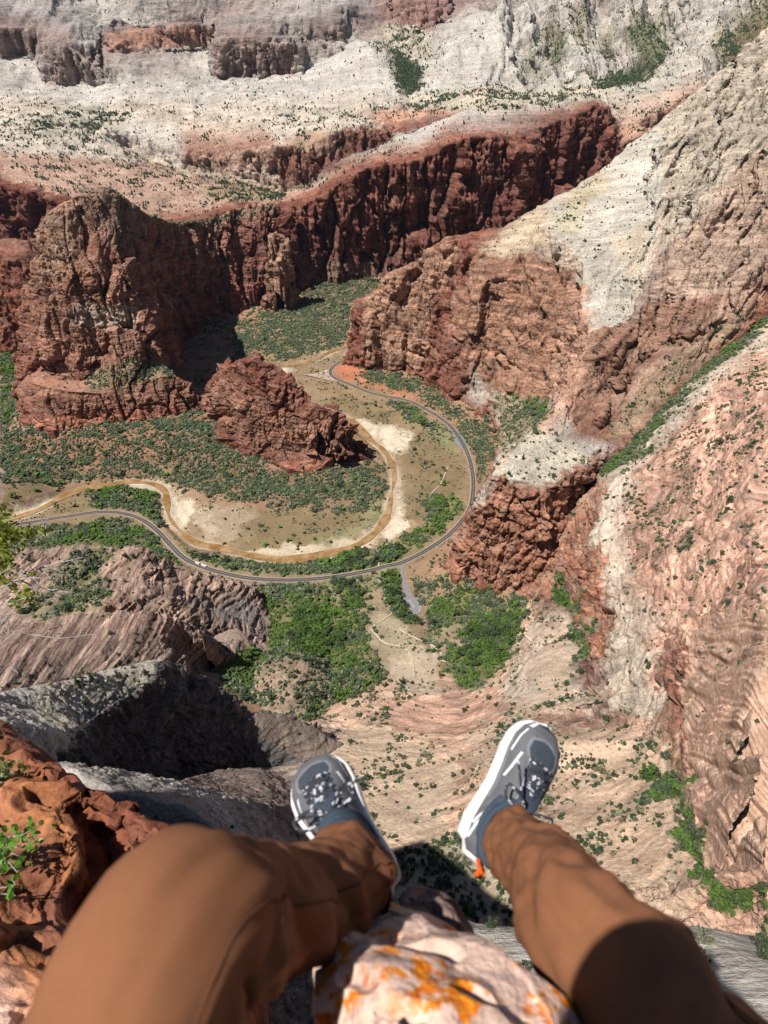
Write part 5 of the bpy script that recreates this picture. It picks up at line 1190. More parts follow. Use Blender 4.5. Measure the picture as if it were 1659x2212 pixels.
def left_tree():
    rng = np.random.default_rng(3); t0 = 4.6
    root = bpy.data.objects.new('tree', None); C.objects.link(root); root.location = (-4.3, 3.2, -5.2)
    tag(root, 'half bare tree with grey twigs and yellow green leaves at the left edge', 'tree')
    bt = bmesh.new(); trunk = [(-4.35,2.9,-6.2), (-4.2,3.1,-5.2), (-4.0,3.3,-4.4), (-3.8,3.5,-3.7), (-3.6,3.6,-3.0)]
    tube(bt, trunk, .09, .03, 8); bb = bmesh.new()
    B = [[(0,1392),(63,1371),(95,1375),(136,1379),(178,1373),(210,1369)], [(0,1249),(42,1239),(84,1228),(115,1224),(155,1253)], [(0,1272),(31,1266),(69,1230),(101,1213)], [(0,1308),(38,1312),(63,1310)],
         [(0,1337),(42,1329),(84,1327),(126,1318)], [(20,1215),(50,1182),(99,1161)], [(0,1160),(21,1142),(42,1127),(80,1111)], [(0,1346),(19,1352)], [(42,1251),(63,1262),(109,1274),(155,1281)],
         [(0,1270),(63,1268),(101,1287),(126,1291)], [(0,1445),(25,1434)], [(13,1447),(40,1455)], [(0,1225),(25,1200),(60,1180)], [(84,1228),(130,1215),(175,1206)], [(30,1255),(70,1248),(110,1252)],
         [(0,1290),(40,1285),(75,1295)], [(10,1330),(12,1345),(25,1370)], [(42,1239),(60,1222),(95,1200)], [(63,1310),(90,1300),(120,1290)], [(84,1228),(100,1240),(125,1246)], [(0,1240),(30,1236),(60,1245),(84,1256)],
         [(45,1152),(70,1140),(95,1131)], [(0,1318),(30,1300),(62,1290),(85,1284)], [(95,1375),(110,1360),(135,1352)], [(12,1200),(30,1180),(36,1150)]]
    for i, br in enumerate(B):
        tt = t0+rng.uniform(-.35, .35); p = [T(u, v, tt+rng.uniform(-.06, .06)) for u, v in br]
        if br[0][0] < 15:
            s = Vector(trunk[min(4, max(0, int((1450-br[0][1])/80)))]); mid = (s+p[0])/2+Vector((0, 0, .05)); p = [s, mid]+p
        q = catmull([tuple(x) for x in p], .08)
        tube(bb, q, .011 if i < 6 else .0075, .0025, 5)
        for j in range(6):
            a = q[rng.integers(len(q)//2, len(q))]; d = Vector(rng.normal(0, 1, 3)).normalized()*rng.uniform(.05, .16)
            tube(bb, [a, Vector(a)+d*.5+Vector((0, 0, .01)), Vector(a)+d], .003, .0015, 4)
    bl = bmesh.new()
    for (u, v, du, dv, n) in [(-2,1115,12,16,90),(5,1140,16,14,90),(10,1165,18,14,100),(2,1185,12,10,50),(22,1150,10,10,40),(82,1147,9,5,34),(62,1152,5,6,16),(12,1225,10,12,50),(3,1245,8,9,30),(58,1287,14,9,48),(30,1300,7,6,18),(65,1245,5,6,10),(36,1262,9,6,16),(20,1208,8,7,20),(52,1172,4,4,7)]:
        for _ in range(n): leaf(bl, T(rng.normal(u, du), rng.normal(v, dv), t0+rng.normal(0, .16)), rng.uniform(.014, .03), rng, .5)
    off = Matrix.Translation(-Vector(root.location))
    for b in (bt, bb, bl): bmesh.ops.transform(b, matrix=off, verts=b.verts[:])
    bm_obj('trunk', bt, M_GREYTWIG, root); bm_obj('branches', bb, M_GREYTWIG, root); bm_obj('crown', bl, M_LEAF_Y, root, False)
left_tree()
def leafy_plant(label, base, stems, n, size, mat, spread=.03):
    rng = np.random.default_rng(len(label)); root = bpy.data.objects.new('leafy_plant', None); C.objects.link(root); root.location = base
    tag(root, label, 'plant'); bs, bl = bmesh.new(), bmesh.new(); B = Vector(base)
    for st in stems:
        q = catmull([tuple(B-B)]+[tuple(T(*s)-B) for s in st], .02); tube(bs, q, .0035, .0012, 5)
        for _ in range(n):
            i = rng.integers(len(q)//3, len(q)); leaf(bl, q[i]+rng.normal(0, spread, 3), size*rng.uniform(.7, 1.2), rng, .75)
    bm_obj('stem', bs, M_GREYTWIG, root); bm_obj('foliage', bl, mat, root, False)
leafy_plant('bright green round leaved plant sprouting from the red outcrop', T(-25,1850,2.1), [[(10,1812,2.0),(50,1803,1.95),(88,1776,1.9)], [(5,1825,2.0),(40,1830,1.95),(78,1805,1.93)], [(5,1850,2.0),(25,1870,1.95),(38,1885,1.92)], [(-5,1815,2.05),(12,1800,2.0)], [(0,1840,2.0),(20,1842,1.95),(45,1850,1.95)]], 30, .0125, M_LEAF_G, .022)
leafy_plant('small low green sprig near the bottom of the red outcrop', T(-30,1940,1.9), [[(0,1931,1.85),(33,1934,1.8)], [(-5,1920,1.85),(15,1916,1.82)]], 16, .011, M_LEAF_G, .014)
leafy_plant('tufted grey green plant on top of the red outcrop', T(-20,1690,2.6), [[(0,1670,2.55),(15,1660,2.5)], [(5,1680,2.55),(25,1672,2.5)], [(0,1690,2.5),(18,1690,2.5)]], 40, .013, M_LEAF_S, .03)

# ---------------------------------------------------------------- the person
M_SKIN = flat_mat('skin', (.46, .26, .18), .55, .08, 30)
def trouser_mat():
    m, nt, b = mat_new('brown_canvas'); k = NT(nt); P = k.n('ShaderNodeTexCoord').outputs['Object']
    n = k.noise(P, 9, 4, .6); f = k.noise(P, 900, 2, .5); rgb = k.n('ShaderNodeRGB'); rgb.outputs[0].default_value = (.215, .09, .043, 1)
    c = k.scale(rgb.outputs[0], k.remap(n, .3, .7, .9, 1.1)); c = k.scale(c, k.remap(f, .3, .7, .88, 1.12))
    k.l(c, b.inputs['Base Color']); b.inputs['Roughness'].default_value = .9; b.inputs['Specular IOR Level'].default_value = .15
    try: b.inputs['Sheen Weight'].default_value = 0.0
    except Exception: pass
    bp = k.n('ShaderNodeBump'); bp.inputs['Strength'].default_value = .25; bp.inputs['Distance'].default_value = .001; k.l(f, bp.inputs['Height']); k.l(bp.outputs[0], b.inputs['Normal']); return m
M_PANTS = trouser_mat(); M_SEAM = flat_mat('seam_thread', (.11, .045, .022), .9, .2, 40); M_DARK = flat_mat('dark_seam', (.05, .022, .012), .9, .1, 10); M_JACKET = flat_mat('grey_jacket', (.09, .10, .12), .9, .15, 6)

def frame_path(pts, n):
    q = catmull([tuple(p) for p in pts], .004); d = np.r_[0, np.cumsum(np.linalg.norm(np.diff(q, axis=0), axis=1))]
    s = np.linspace(0, d[-1], n); return np.stack([np.interp(s, d, q[:, k]) for k in range(3)], 1), s/d[-1]
def leg_mesh(bm, joints, radii, folds, seed, front, n=150, seg=72):
    """joints hip..hem with a cloth radius at each; folds: (position along, angle, along-width, angle-width, depth)"""
    P, s = frame_path(joints, n); L = np.r_[0, np.cumsum([(Vector(b)-Vector(a)).length for a, b in zip(joints[:-1], joints[1:])])]; L /= L[-1]
    R = np.interp(s, L, radii); k = np.ones(9)/9; R = np.convolve(np.pad(R, 4, 'edge'), k, 'valid')
    t = np.gradient(P, axis=0); t /= np.linalg.norm(t, axis=1, keepdims=True)
    f = np.array(front, float); rings = []
    x = f-t*(t@f)[:, None]; x /= np.linalg.norm(x, axis=1, keepdims=True); y = np.cross(t, x)
    th = np.arange(seg)/seg*2*np.pi
    S, TH = np.meshgrid(s, th, indexing='ij')
    pos = np.stack([S*9, np.cos(TH)*1.3, np.sin(TH)*1.3], 2).reshape(-1, 3)
    nz = (fbm(pos+seed, 3, seed, .5)*.012).reshape(S.shape)
    fine = (fbm(np.stack([S*26, np.cos(TH)*1.6, np.sin(TH)*1.6], 2).reshape(-1, 3)+seed, 2, seed+3)*.004).reshape(S.shape)
    wr = fbm(np.stack([S*17+.8*np.sin(TH*1.0+seed), np.cos(TH)*1.1, np.sin(TH)*1.1], 2).reshape(-1, 3)+seed*3.1, 3, seed+11, .55, ridged=True).reshape(S.shape)
    bend = np.exp(-((S-.64)/.09)**2)*.8+np.exp(-((S-.93)/.10)**2)*.6+.25
    rr = R[:, None]*(1+.06*np.cos(2*TH))+nz+fine+.012*bend*(wr-.3)
    for (fs, fa, ws, wa, dp, sl) in folds:
        da = (TH-fa+np.pi) % (2*np.pi)-np.pi
        rr += 1.5*dp*np.exp(-((S-fs-sl*da)/ws)**2-(da/wa)**2)
    V = P[:, None, :]+(x[:, None, :]*np.cos(TH)[..., None]+y[:, None, :]*np.sin(TH)[..., None])*rr[..., None]
    vs = [[bm.verts.new(V[i, j]) for j in range(seg)] for i in range(n)]
    for i in range(n-1):
        for j in range(seg): bm.faces.new((vs[i][j], vs[i][(j+1) % seg], vs[i+1][(j+1) % seg], vs[i+1][j]))
    bm.faces.new(vs[0][::-1])
    inner = [bm.verts.new(P[-1]+(Vector(V[-1, j])-Vector(P[-1]))*.90-t[-1]*.03) for j in range(seg)]      # hem turned in
    lip = [bm.verts.new(P[-1]+(Vector(V[-1, j])-Vector(P[-1]))*.93) for j in range(seg)]
    for j in range(seg):
        q = (j+1) % seg; bm.faces.new((vs[-1][j], vs[-1][q], lip[q], lip[j])); bm.faces.new((lip[j], lip[q], inner[q], inner[j]))
    return V
def shoe_frame(heel, toe, roll):
    h, t = Vector(heel), Vector(toe); f = (t-h).normalized(); up = (Vector((0, 0, 1))-f*f.z).normalized(); left = up.cross(f)
    u = up*math.cos(roll)-left*math.sin(roll); l = left*math.cos(roll)+up*math.sin(roll)
    return Matrix(((f.x, l.x, u.x, h.x), (f.y, l.y, u.y, h.y), (f.z, l.z, u.z, h.z), (0, 0, 0, 1)))
MR = shoe_frame(T(1003,1836,1.22), T(1190,1528,1.34), math.radians(36))
ML = shoe_frame(T(840,1962,.97), T(694,1692,1.17), math.radians(-16))
ANK_R, ANK_L = MR @ Vector((.068, 0, .125)), ML @ Vector((.068, 0, .125))

person = None
def build_body():
    """one skinned body, seated, hands raised to the camera"""
    bm = bmesh.new(); lay = bm.verts.layers.skin.verify(); idx = {}
    def v(name, p, r, par=None):
        x = bm.verts.new(p); x[lay].radius = (r, r); idx[name] = x
        if par: bm.edges.new((idx[par], x))
    v('pelvis', (0,-.22,-.78), .13); v('waist', (-.03,-.26,-.60), .12, 'pelvis'); v('chest', (-.03,-.26,-.38), .13, 'waist'); v('neck', (-.08,-.18,-.12), .055, 'chest'); v('chin', (-.11,-.095,-.03), .07, 'neck'); v('skull', (-.11,-.09,.07), .092, 'chin'); v('crown', (-.11,-.105,.15), .06, 'skull')
    for s, nm in ((-1, 'l'), (1, 'r')):
        v('sh'+nm, (s*.19-.03,-.25,-.19), .065, 'chest')
        if s < 0:      # left hand rests on the ledge
            v('ell', (-.36,-.34,-.44), .045, 'shl'); v('wrl', (-.42,-.36,-.72), .03, 'ell'); v('pal', (-.43,-.31,-.84), .036, 'wrl')
            for k in range(4): v('fl%d' % k, (-.47+.022*k,-.24,-.868), .0095, 'pal'); v('gl%d' % k, (-.48+.026*k,-.20+.004*k,-.88), .008, 'fl%d' % k)
            v('tl', (-.385,-.28,-.86), .011, 'pal'); v('ul', (-.365,-.25,-.875), .009, 'tl'); continue
        v('el'+nm, (.24,-.14,-.38), .045, 'sh'+nm); v('wr'+nm, (s*.135,-.03,-.12), .03, 'el'+nm); v('pa'+nm, (s*.105,.0,-.06), .035, 'wr'+nm)
        for k in range(4):
            a = (s*(.075+.004*k),.012-.016*k,-.025+.0*k); v('f%s%d' % (nm, k), a, .0095, 'pa'+nm); v('g%s%d' % (nm, k), (s*(.055),-.0-.016*k,.010), .0085, 'f%s%d' % (nm, k))
        v('t'+nm, (s*.095,-.04,-.045), .011, 'pa'+nm); v('u'+nm, (s*.07,-.055,-.02), .009, 't'+nm)
    for nm, hip, knee, cuff, ank in (('L', (-.12,-.17,-.78), tuple(T(388,2030,.535)), tuple(T(768,1890,.84)), ANK_L), ('R', (.12,-.17,-.78), tuple(T(1262,2010,.74)), tuple(T(1100,1812,1.09)), ANK_R)):
        v('hip'+nm, hip, .07, 'pelvis'); v('knee'+nm, knee, .040, 'hip'+nm); v('shin'+nm, tuple(Vector(knee).lerp(Vector(cuff), .5)), .034, 'knee'+nm); v('cuff'+nm, cuff, .030, 'shin'+nm); v('ank'+nm, ank, .028, 'cuff'+nm)
    idx['pelvis'][lay].use_root = True
    me = bpy.data.meshes.new('person'); bm.to_mesh(me); bm.free()
    o = bpy.data.objects.new('person', me); C.objects.link(o)
    o.modifiers.new('skin', 'SKIN').use_smooth_shade = True; s = o.modifiers.new('sub', 'SUBSURF'); s.levels = s.render_levels = 2
    dg = bpy.context.evaluated_depsgraph_get(); m2 = bpy.data.meshes.new_from_object(o.evaluated_get(dg)); o.modifiers.clear(); o.data = m2; m2.materials.clear(); m2.materials.append(M_SKIN)
    for p in m2.polygons: p.use_smooth = True
    return o
person = build_body()
tag(person, 'person in brown trousers and grey running shoes dangling their feet over the drop', 'person')
def ellipsoid(bm, c, r, seg=32):
    m = Matrix.Translation(c) @ Matrix.Diagonal((*r, 1)); bmesh.ops.create_uvsphere(bm, u_segments=seg, v_segments=seg//2, radius=1, matrix=m)
bm = bmesh.new(); ellipsoid(bm, (-.11,-.112,.097), (.098,.105,.115)); bm_obj('hair', bm, flat_mat('brown_hair', (.05,.03,.02), .7, .3, 60), person)
def jacket():
    bm = bmesh.new(); lay = bm.verts.layers.skin.verify(); L = {}
    def v(n, p, r, par=None):
        x = bm.verts.new(p); x[lay].radius = r; L[n] = x
        if par: bm.edges.new((L[par], x))
    v('a', (0,-.23,-.76), (.20,.15)); v('b', (-.03,-.26,-.60), (.18,.145), 'a'); v('c', (-.03,-.26,-.38), (.20,.145), 'b'); v('n', (-.07,-.20,-.16), (.085,.085), 'c')
    for s, nm in ((-1, 'l'), (1, 'r')):
        v('s'+nm, (s*.20-.03,-.25,-.20), (.085,.085), 'c'); v('e'+nm, (-.36,-.34,-.44) if s < 0 else (.24,-.14,-.38), (.062,.062), 's'+nm); v('w'+nm, (-.42,-.36,-.70) if s < 0 else (.15,-.045,-.14), (.043,.043), 'e'+nm)
    L['a'][lay].use_root = True; me = bpy.data.meshes.new('jacket'); bm.to_mesh(me); bm.free(); o = bpy.data.objects.new('jacket', me); C.objects.link(o)
    o.modifiers.new('skin', 'SKIN').use_smooth_shade = True; s = o.modifiers.new('sub', 'SUBSURF'); s.levels = s.render_levels = 2
    dg = bpy.context.evaluated_depsgraph_get(); m2 = bpy.data.meshes.new_from_object(o.evaluated_get(dg)); o.modifiers.clear(); o.data = m2; m2.materials.clear(); m2.materials.append(M_JACKET); o.parent = person
    for p in m2.polygons: p.use_smooth = True
jacket()
# trousers: two legs and the seat in one garment
bm = bmesh.new(); pi = math.pi
LK, RK = T(388,2026,.51), T(1262,2010,.73)
hemL = T(768,1884,.83); hemR = T(1106,1826,1.07)
VL = leg_mesh(bm, [(-.12,-.20,-.80), (-.205,-.02,-.73), (-.198,.105,-.652), LK+Vector((-.006,-.015,.004)), LK+Vector((.018,.028,-.045)), LK.lerp(hemL, .55)+Vector((0,-.012,0)), hemL],
         [.125, .108, .094, .076, .064, .056, .052], [(.50,0,.05,1.2,.004,0), (.56,pi,.03,1.0,-.016,.02), (.60,2.2,.020,.8,-.012,.06), (.60,-2.2,.020,.8,-.010,-.06), (.64,1.5,.022,.8,.009,.07), (.70,1.2,.018,.7,-.010,.08), (.76,1.4,.02,.8,.008,.06), (.82,1.0,.016,.8,-.008,.06), (.88,1.6,.018,.9,.007,.05), (.30,1.3,.03,.5,-.009,.16), (.38,1.5,.025,.4,.010,.14), (.22,1.6,.03,.5,.009,.2), (.40,-1.4,.03,.5,-.006,-.1), (.965,0,.02,9,.005,0)], 3, (0, .25, 1))
VR = leg_mesh(bm, [(.12,-.20,-.80), (.27,.03,-.79), (.288,.17,-.795), RK, RK.lerp(hemR, .5)+Vector((0,.006,.012)), hemR],
         [.125, .108, .096, .068, .055, .049], [(.52,1.6,.02,.9,-.012,.05), (.565,1.4,.018,.8,.010,.05), (.60,1.2,.018,.8,-.010,.03), (.48,1.3,.02,.8,.008,.08), (.53,-.4,.03,.8,.006,.05), (.44,.2,.025,.9,-.007,.1), (.68,-.5,.02,.7,-.005,.08), (.80,.3,.018,.8,.005,-.06), (.88,.5,.015,.9,-.005,.05), (.93,-.4,.014,.9,.004,.04), (.965,0,.02,9,.004,0)], 8, (0, .35, 1))
ellipsoid(bm, (0,-.22,-.80), (.215,.16,.135))
bm_obj('trousers', bm, M_PANTS, person)
# pocket slit on the left thigh and the side seam of the right leg
def on_leg(Vg, a, b): 
    i = a*(Vg.shape[0]-1); j = (b/(2*pi))*Vg.shape[1]; return Vector(Vg[int(i), int(j) % Vg.shape[1]])
bm = bmesh.new(); tube(bm, [on_leg(VL, .25+.17*q/8, (-.72+.03*q) % (2*pi))+Vector((0,0,.0005)) for q in range(9)], .0042, .0008, 6); bm_obj('pocket_slit', bm, M_DARK, person)
bm = bmesh.new(); tube(bm, [on_leg(VR, .15+.8*q/60, (.75+.06*math.sin(q*.2)) % (2*pi)) for q in range(61)], .0013, .0013, 5); tube(bm, [on_leg(VR, .15+.8*q/60, (.81+.06*math.sin(q*.2)) % (2*pi)) for q in range(61)], .0009, .0009, 5); tube(bm, [on_leg(VL, .46+.5*q/60, (1.0+.05*math.sin(q*.2)) % (2*pi)) for q in range(61)], .0013, .0013, 5); tube(bm, [on_leg(VR, .955, 2*pi*q/72) for q in range(73)], .0008, .0008, 5); tube(bm, [on_leg(VL, .955, 2*pi*q/72) for q in range(73)], .0008, .0008, 5); bm_obj('side_seam', bm, M_SEAM, person)

# ---------------------------------------------------------------- shoes
M_MESHG = flat_mat('grey_knit', (.125, .125, .135), .85, .12, 60, .2, .0006, 700); M_PANEL = flat_mat('slate_panel', (.05, .06, .075), .75, .08, 40); M_COLLAR = flat_mat('navy_collar', (.045, .06, .085), .9, .1, 50)
M_REFL = flat_mat('white_trim', (.78, .78, .77), .4, .03, 40); M_FOAM = flat_mat('white_foam', (.80, .77, .72), .7, .05, 40, .2, .0008, 500); M_RUBBER = flat_mat('pale_outsole', (.50, .47, .44), .8, .1, 60)
M_LIGHT = flat_mat('light_grey_overlay', (.19, .195, .205), .6, .06, 40); M_ORANGE = flat_mat('orange_webbing', (.85, .12, .02), .7, .08, 200); M_SOCK = flat_mat('slate_sock', (.055, .078, .10), .95, .2, 220, .1, .0008, 900); M_REDFAB = flat_mat('red_fabric', (.62, .015, .03), .8, .1, 200)
def lace_mat():
    m, nt, b = mat_new('flecked_lace'); k = NT(nt); P = k.n('ShaderNodeTexCoord').outputs['Object']
    v = k.n('ShaderNodeTexVoronoi'); k.l(P, v.inputs['Vector']); v.inputs['Scale'].default_value = 190
    sp = k.n('ShaderNodeSeparateColor'); k.l(v.outputs['Color'], sp.inputs[0])
    c = k.mix(k.math('GREATER_THAN', sp.outputs[0], .80), (.026, .028, .038), (.5, .5, .54)); k.l(c, b.inputs['Base Color']); b.inputs['Roughness'].default_value = .85; return m
M_LACE = lace_mat()
SX = [0, .015, .05, .09, .13, .17, .205, .235, .26, .278, .287]
SWM = [.024, .038, .044, .043, .042, .048, .055, .057, .050, .034, .008]      # medial half width
SWL = [.024, .038, .044, .045, .048, .055, .060, .058, .048, .030, .008]      # lateral half width
STOP = [.100, .106, .098, .104, .114, .102, .088, .077, .067, .054, .040]      # height of the upper
SBOT = [.020, .010, .004, .003, .003, .003, .003, .006, .012, .020, .030]      # rocker of the outsole
SMID = [.056, .054, .049, .044, .040, .038, .036, .036, .036, .037, .038]      # top of the midsole
def shoe(M, side, name_label):
    """side +1: medial edge on local +y (right foot), -1: mirrored"""
    def surf(x, a, off=0.0):
        wm, wl = np.interp(x, SX, SWM), np.interp(x, SX, SWL); top = np.interp(x, SX, STOP); base = np.interp(x, SX, SMID)-.006
        w = wm if a > 0 else wl; q = abs(a)**1.0*pi/2
        c, s = math.cos(q), math.sin(q); yy = (abs(s)**.72)*(w-.003+off); zz = base+(top-base+off)*(abs(c)**.80)
        return Vector((x, side*(yy if a > 0 else -yy), zz))
    root = bpy.data.objects.new('shoe', None); C.objects.link(root); root.parent = person; root.matrix_local = M; root['label'] = name_label
    # midsole and outsole
    n = 72; bm = bmesh.new(); rings = []
    for (zf, ex) in ((0, -.006), (.12, .001), (.35, .0045), (.6, .003), (.85, .004), (1.0, .001), (1.0, -.010)):
        ring = []
        for j in range(n):
            q = j/n*2*pi; x = .1435-.1455*math.cos(q); x = min(max(x, 0), .287)
            sgn = 1 if math.sin(q) >= 0 else -1
            w = np.interp(x, SX, SWM if sgn > 0 else SWL); e = math.sqrt(abs(math.sin(q))) if x < .012 or x > .28 else 1
            y = sgn*(w*e+ex) if abs(math.sin(q)) > 1e-6 else 0
            b_, t_ = np.interp(x, SX, SBOT), np.interp(x, SX, SMID)
            xx = x+(ex if q < .3 or q > 6 else 0)*-1
            ring.append(bm.verts.new((xx-(ex if x < .01 else 0)+(ex if x > .28 else 0), side*y, b_+(t_-b_)*zf)))
        rings.append(ring)
    for a, b in zip(rings[:-1], rings[1:]):
        for j in range(n): bm.faces.new((a[j], a[(j+1) % n], b[(j+1) % n], b[j]))
    f0 = bm.faces.new(rings[0]); f1 = bm.faces.new(rings[-1]); bmesh.ops.triangulate(bm, faces=[f0, f1])
    o = bm_obj('sole', bm, M_FOAM, root)
    # upper
    nx, na = 150, 120; bm = bmesh.new(); xs = np.r_[np.linspace(.0005, .02, 12)[:-1], np.linspace(.02, .27, nx)[:-1], np.linspace(.27, .2868, 14)]; grid = []
    for x in xs: grid.append([bm.verts.new(surf(x, -1+2*j/na)) for j in range(na+1)])
    mats = [M_MESHG, M_PANEL, M_COLLAR, M_REFL, M_LIGHT, M_ORANGE]
    hexo = [(.205,-.30), (.222,-.40), (.245,-.34), (.256,.02), (.244,.36), (.222,.40), (.205,.30)]
    hexi = [(.204,-.20), (.221,-.31), (.242,-.25), (.251,.02), (.241,.26), (.221,.31), (.204,.20)]
    def mat_at(x, a):
        if in_poly(np.array([x]), np.array([a]), hexi)[0]: return 1
        if in_poly(np.array([x]), np.array([a]), hexo)[0]: return 4
        if x > .262 and abs(a) > .30 and abs(a-.62) < .10: return 3
        if x > .275: return 1
        if x < .115 and abs(a) < .62-.12*math.cos(x*40): return 2
        if .115 <= x < .20 and abs(a) < .24: return 2 if abs(a) < .19 else 4
        if .196 <= x < .204 and abs(a) < .22: return 3
        for c0, c1, a0, a1, w in ((.150, .205, .78, .45, .035), (.02, .075, .92, .62, .05), (.045, .085, .92, .66, .04), (.20, .255, .80, .62, .03)):
            if c0 < x < c1 and abs(abs(a)-(a0+(a1-a0)*(x-c0)/(c1-c0))) < w: return 3
        if abs(a) > .86: return 4 if x > .1 else 0
        return 0
    for i in range(len(xs)-1):
        for j in range(na):
            f = bm.faces.new((grid[i][j], grid[i+1][j], grid[i+1][j+1], grid[i][j+1])); f.material_index = mat_at((xs[i]+xs[i+1])/2, -1+2*(j+.5)/na)
    bm.faces.new(grid[0]); bm.faces.new(grid[-1][::-1])
    bm_obj('upper', bm, mats, root)
    # padded collar and tongue
    bm = bmesh.new(); ring = []
    for j in range(40):
        q = j/40*2*pi; x = .062-.058*math.cos(q); ring.append((x, side*.036*math.sin(q)*(1.0), .098+.016*max(0, (x-.06)/.06)+.012*max(0, (.03-x)/.03)))
    tube(bm, ring+[ring[0], ring[1]], .0085, .0085, 10); bm_obj('collar', bm, M_COLLAR, root)
    bm = bmesh.new(); tg = [[bm.verts.new(surf(.105+.10*i/12, -.2+.4*j/8, .0035)+Vector((0, 0, .016*(1-i/12)**2))) for j in range(9)] for i in range(13)]
    for i in range(12):
        for j in range(8): bm.faces.new((tg[i][j], tg[i+1][j], tg[i+1][j+1], tg[i][j+1]))
    bm_obj('tongue', bm, M_COLLAR, root)
    # sock
    bm = bmesh.new(); A = M.inverted() @ (hemR if side > 0 else hemL); c0 = Vector((.064, 0, .075)); dr = (A-Vector((.066, 0, .12))).normalized()
    pts = [c0, Vector((.066, 0, .105)), Vector((.066, 0, .12))+dr*.03, A+dr*.05]; q = catmull([tuple(p) for p in pts], .004); rr = [.046]*3
    P = [Vector(p) for p in q]; rings = []
    for i, p in enumerate(P):
        d = (P[min(i+1, len(P)-1)]-P[max(i-1, 0)]).normalized(); x = Vector((1, 0, 0)); x = (x-d*d.dot(x)).normalized(); y = d.cross(x); r = np.interp(i/(len(P)-1), [0, .3, 1], [.050, .045, .042])
        rings.append([bm.verts.new(p+(x*1.12*math.cos(6.2832*j/40)+y*.86*math.sin(6.2832*j/40))*(r+.0008*math.sin(i*1.3))) for j in range(40)])
    for i in range(len(rings)-1):
        for j in range(40):
            f = bm.faces.new((rings[i][j], rings[i][(j+1) % 40], rings[i+1][(j+1) % 40], rings[i+1][j]))
            ang = 6.2832*(j+.5)/40; dev = abs(((ang-(2.45 if side > 0 else -2.45)+pi) % (2*pi))-pi)
            if side > 0 and dev < .34*(1-abs(i/(len(rings)-1)-.40)*2.4): f.material_index = 1
    bm_obj('sock', bm, [M_SOCK, M_REDFAB], root)
    # laces
    bm = bmesh.new(); ey = [(.118+.017*k, .27-.012*k) for k in range(6)]; rng = np.random.default_rng(4+side)
    for k in range(6):
        x, a = ey[k]
        tube(bm, [surf(x, -a, .004), surf(x+.002, -a*.5, .0075), surf(x+.002, 0, .009), surf(x+.002, a*.5, .0075), surf(x, a, .004)], .0028, .0028, 6)
        if k:
            x0, a0 = ey[k-1]
            for s in (-1, 1): tube(bm, [surf(x0, -s*a0, .004), surf((x+x0)/2, 0, .012), surf(x, s*a, .004)], .0027, .0027, 6)
    kn = surf(.112, 0, .017)
    for s, far, up in ((1, .055, .020), (-1, .050, .018)):
        tube(bm, catmull([tuple(kn), tuple(kn+Vector((.012, s*.025, up))), tuple(kn+Vector((.02, s*far, up*.4))), tuple(kn+Vector((-.002, s*far*.8, .004))), tuple(kn)], .004), .0027, .0027, 6)
    if side > 0: ends = [[(.035, .040, .012), (.062, .066, .014)], [(-.005, -.05, .010), (-.016, -.085, .006), (-.010, -.118, .012)]]
    else: ends = [[(.015, -.04, .012), (.012, -.075, .002)], [(.015, .035, .008), (.03, .055, -.004)]]
    for e in ends: tube(bm, catmull([tuple(kn)]+[tuple(kn+Vector(p)) for p in e], .004), .0030, .0026, 6)
    ellipsoid(bm, kn, (.007, .006, .005), 12); bm_obj('lace', bm, M_LACE, root)
    # heel pull tab
    bm = bmesh.new(); tb = [(.012, 0, .066), (-.003, 0, .080), (-.008, 0, .096), (-.017, side*.003, .108), (-.024, side*.005, .106)]
    prev = None
    for p in tb:
        cur = [bm.verts.new((p[0]+dx, p[1]+dy, p[2])) for dx, dy in ((0, -.008), (0, .008), (-.003, .008), (-.003, -.008))]
        if prev:
            for j in range(4): bm.faces.new((prev[j], prev[(j+1) % 4], cur[(j+1) % 4], cur[j]))
        else: bm.faces.new(cur[::-1])
        prev = cur
    bm.faces.new(prev); bm_obj('pull_tab', bm, M_ORANGE, root)
shoe(MR, 1, 'grey running shoe with loose flecked laces and orange heel tab')
shoe(ML, -1, 'grey running shoe half hidden behind the left shin')
# ---------------------------------------------------------------- traffic and shelters in the valley
M_BUSW = flat_mat('white_bus_paint', (.80, .80, .78), .35, .04, 1, .5); M_GLASS = flat_mat('dark_glass', (.02, .025, .03), .1, .1, 1, .6); M_TYRE = flat_mat('tyre_rubber', (.02, .02, .02), .9, .1, 2)
M_ROOF = flat_mat('brown_roof', (.075, .045, .035), .8, .2, 1); M_POST = flat_mat('brown_post', (.16, .10, .07), .9, .2, 1); M_CARB = flat_mat('dark_car_paint', (.03, .035, .05), .3, .05, 1, .6)
def block(name, mat, parent, c, s, bev=.0, loc0=None):
    bm = bmesh.new(); bmesh.ops.create_cube(bm, size=1, matrix=Matrix.Translation(c) @ Matrix.Diagonal((*s, 1)))
    if bev: bmesh.ops.bevel(bm, geom=bm.edges[:], offset=bev, segments=2, affect='EDGES')
    return bm_obj(name, bm, mat, parent, False)
def wheels(root, xs, w, r=.45):
    for x in xs:
        for s in (-1, 1):
            bm = bmesh.new(); bmesh.ops.create_cone(bm, cap_ends=True, segments=16, radius1=r, radius2=r, depth=.28, matrix=Matrix.Translation((x, s*w, r)) @ Matrix.Rotation(pi/2, 4, 'X')); bm_obj('wheel', bm, M_TYRE, root)
def place(name, label, cat, u, v, z, heading, group=None):
    o = bpy.data.objects.new(name, None); C.objects.link(o); o.location = Z(u, v, z); o.rotation_euler = (0, 0, heading); return tag(o, label, cat, group)
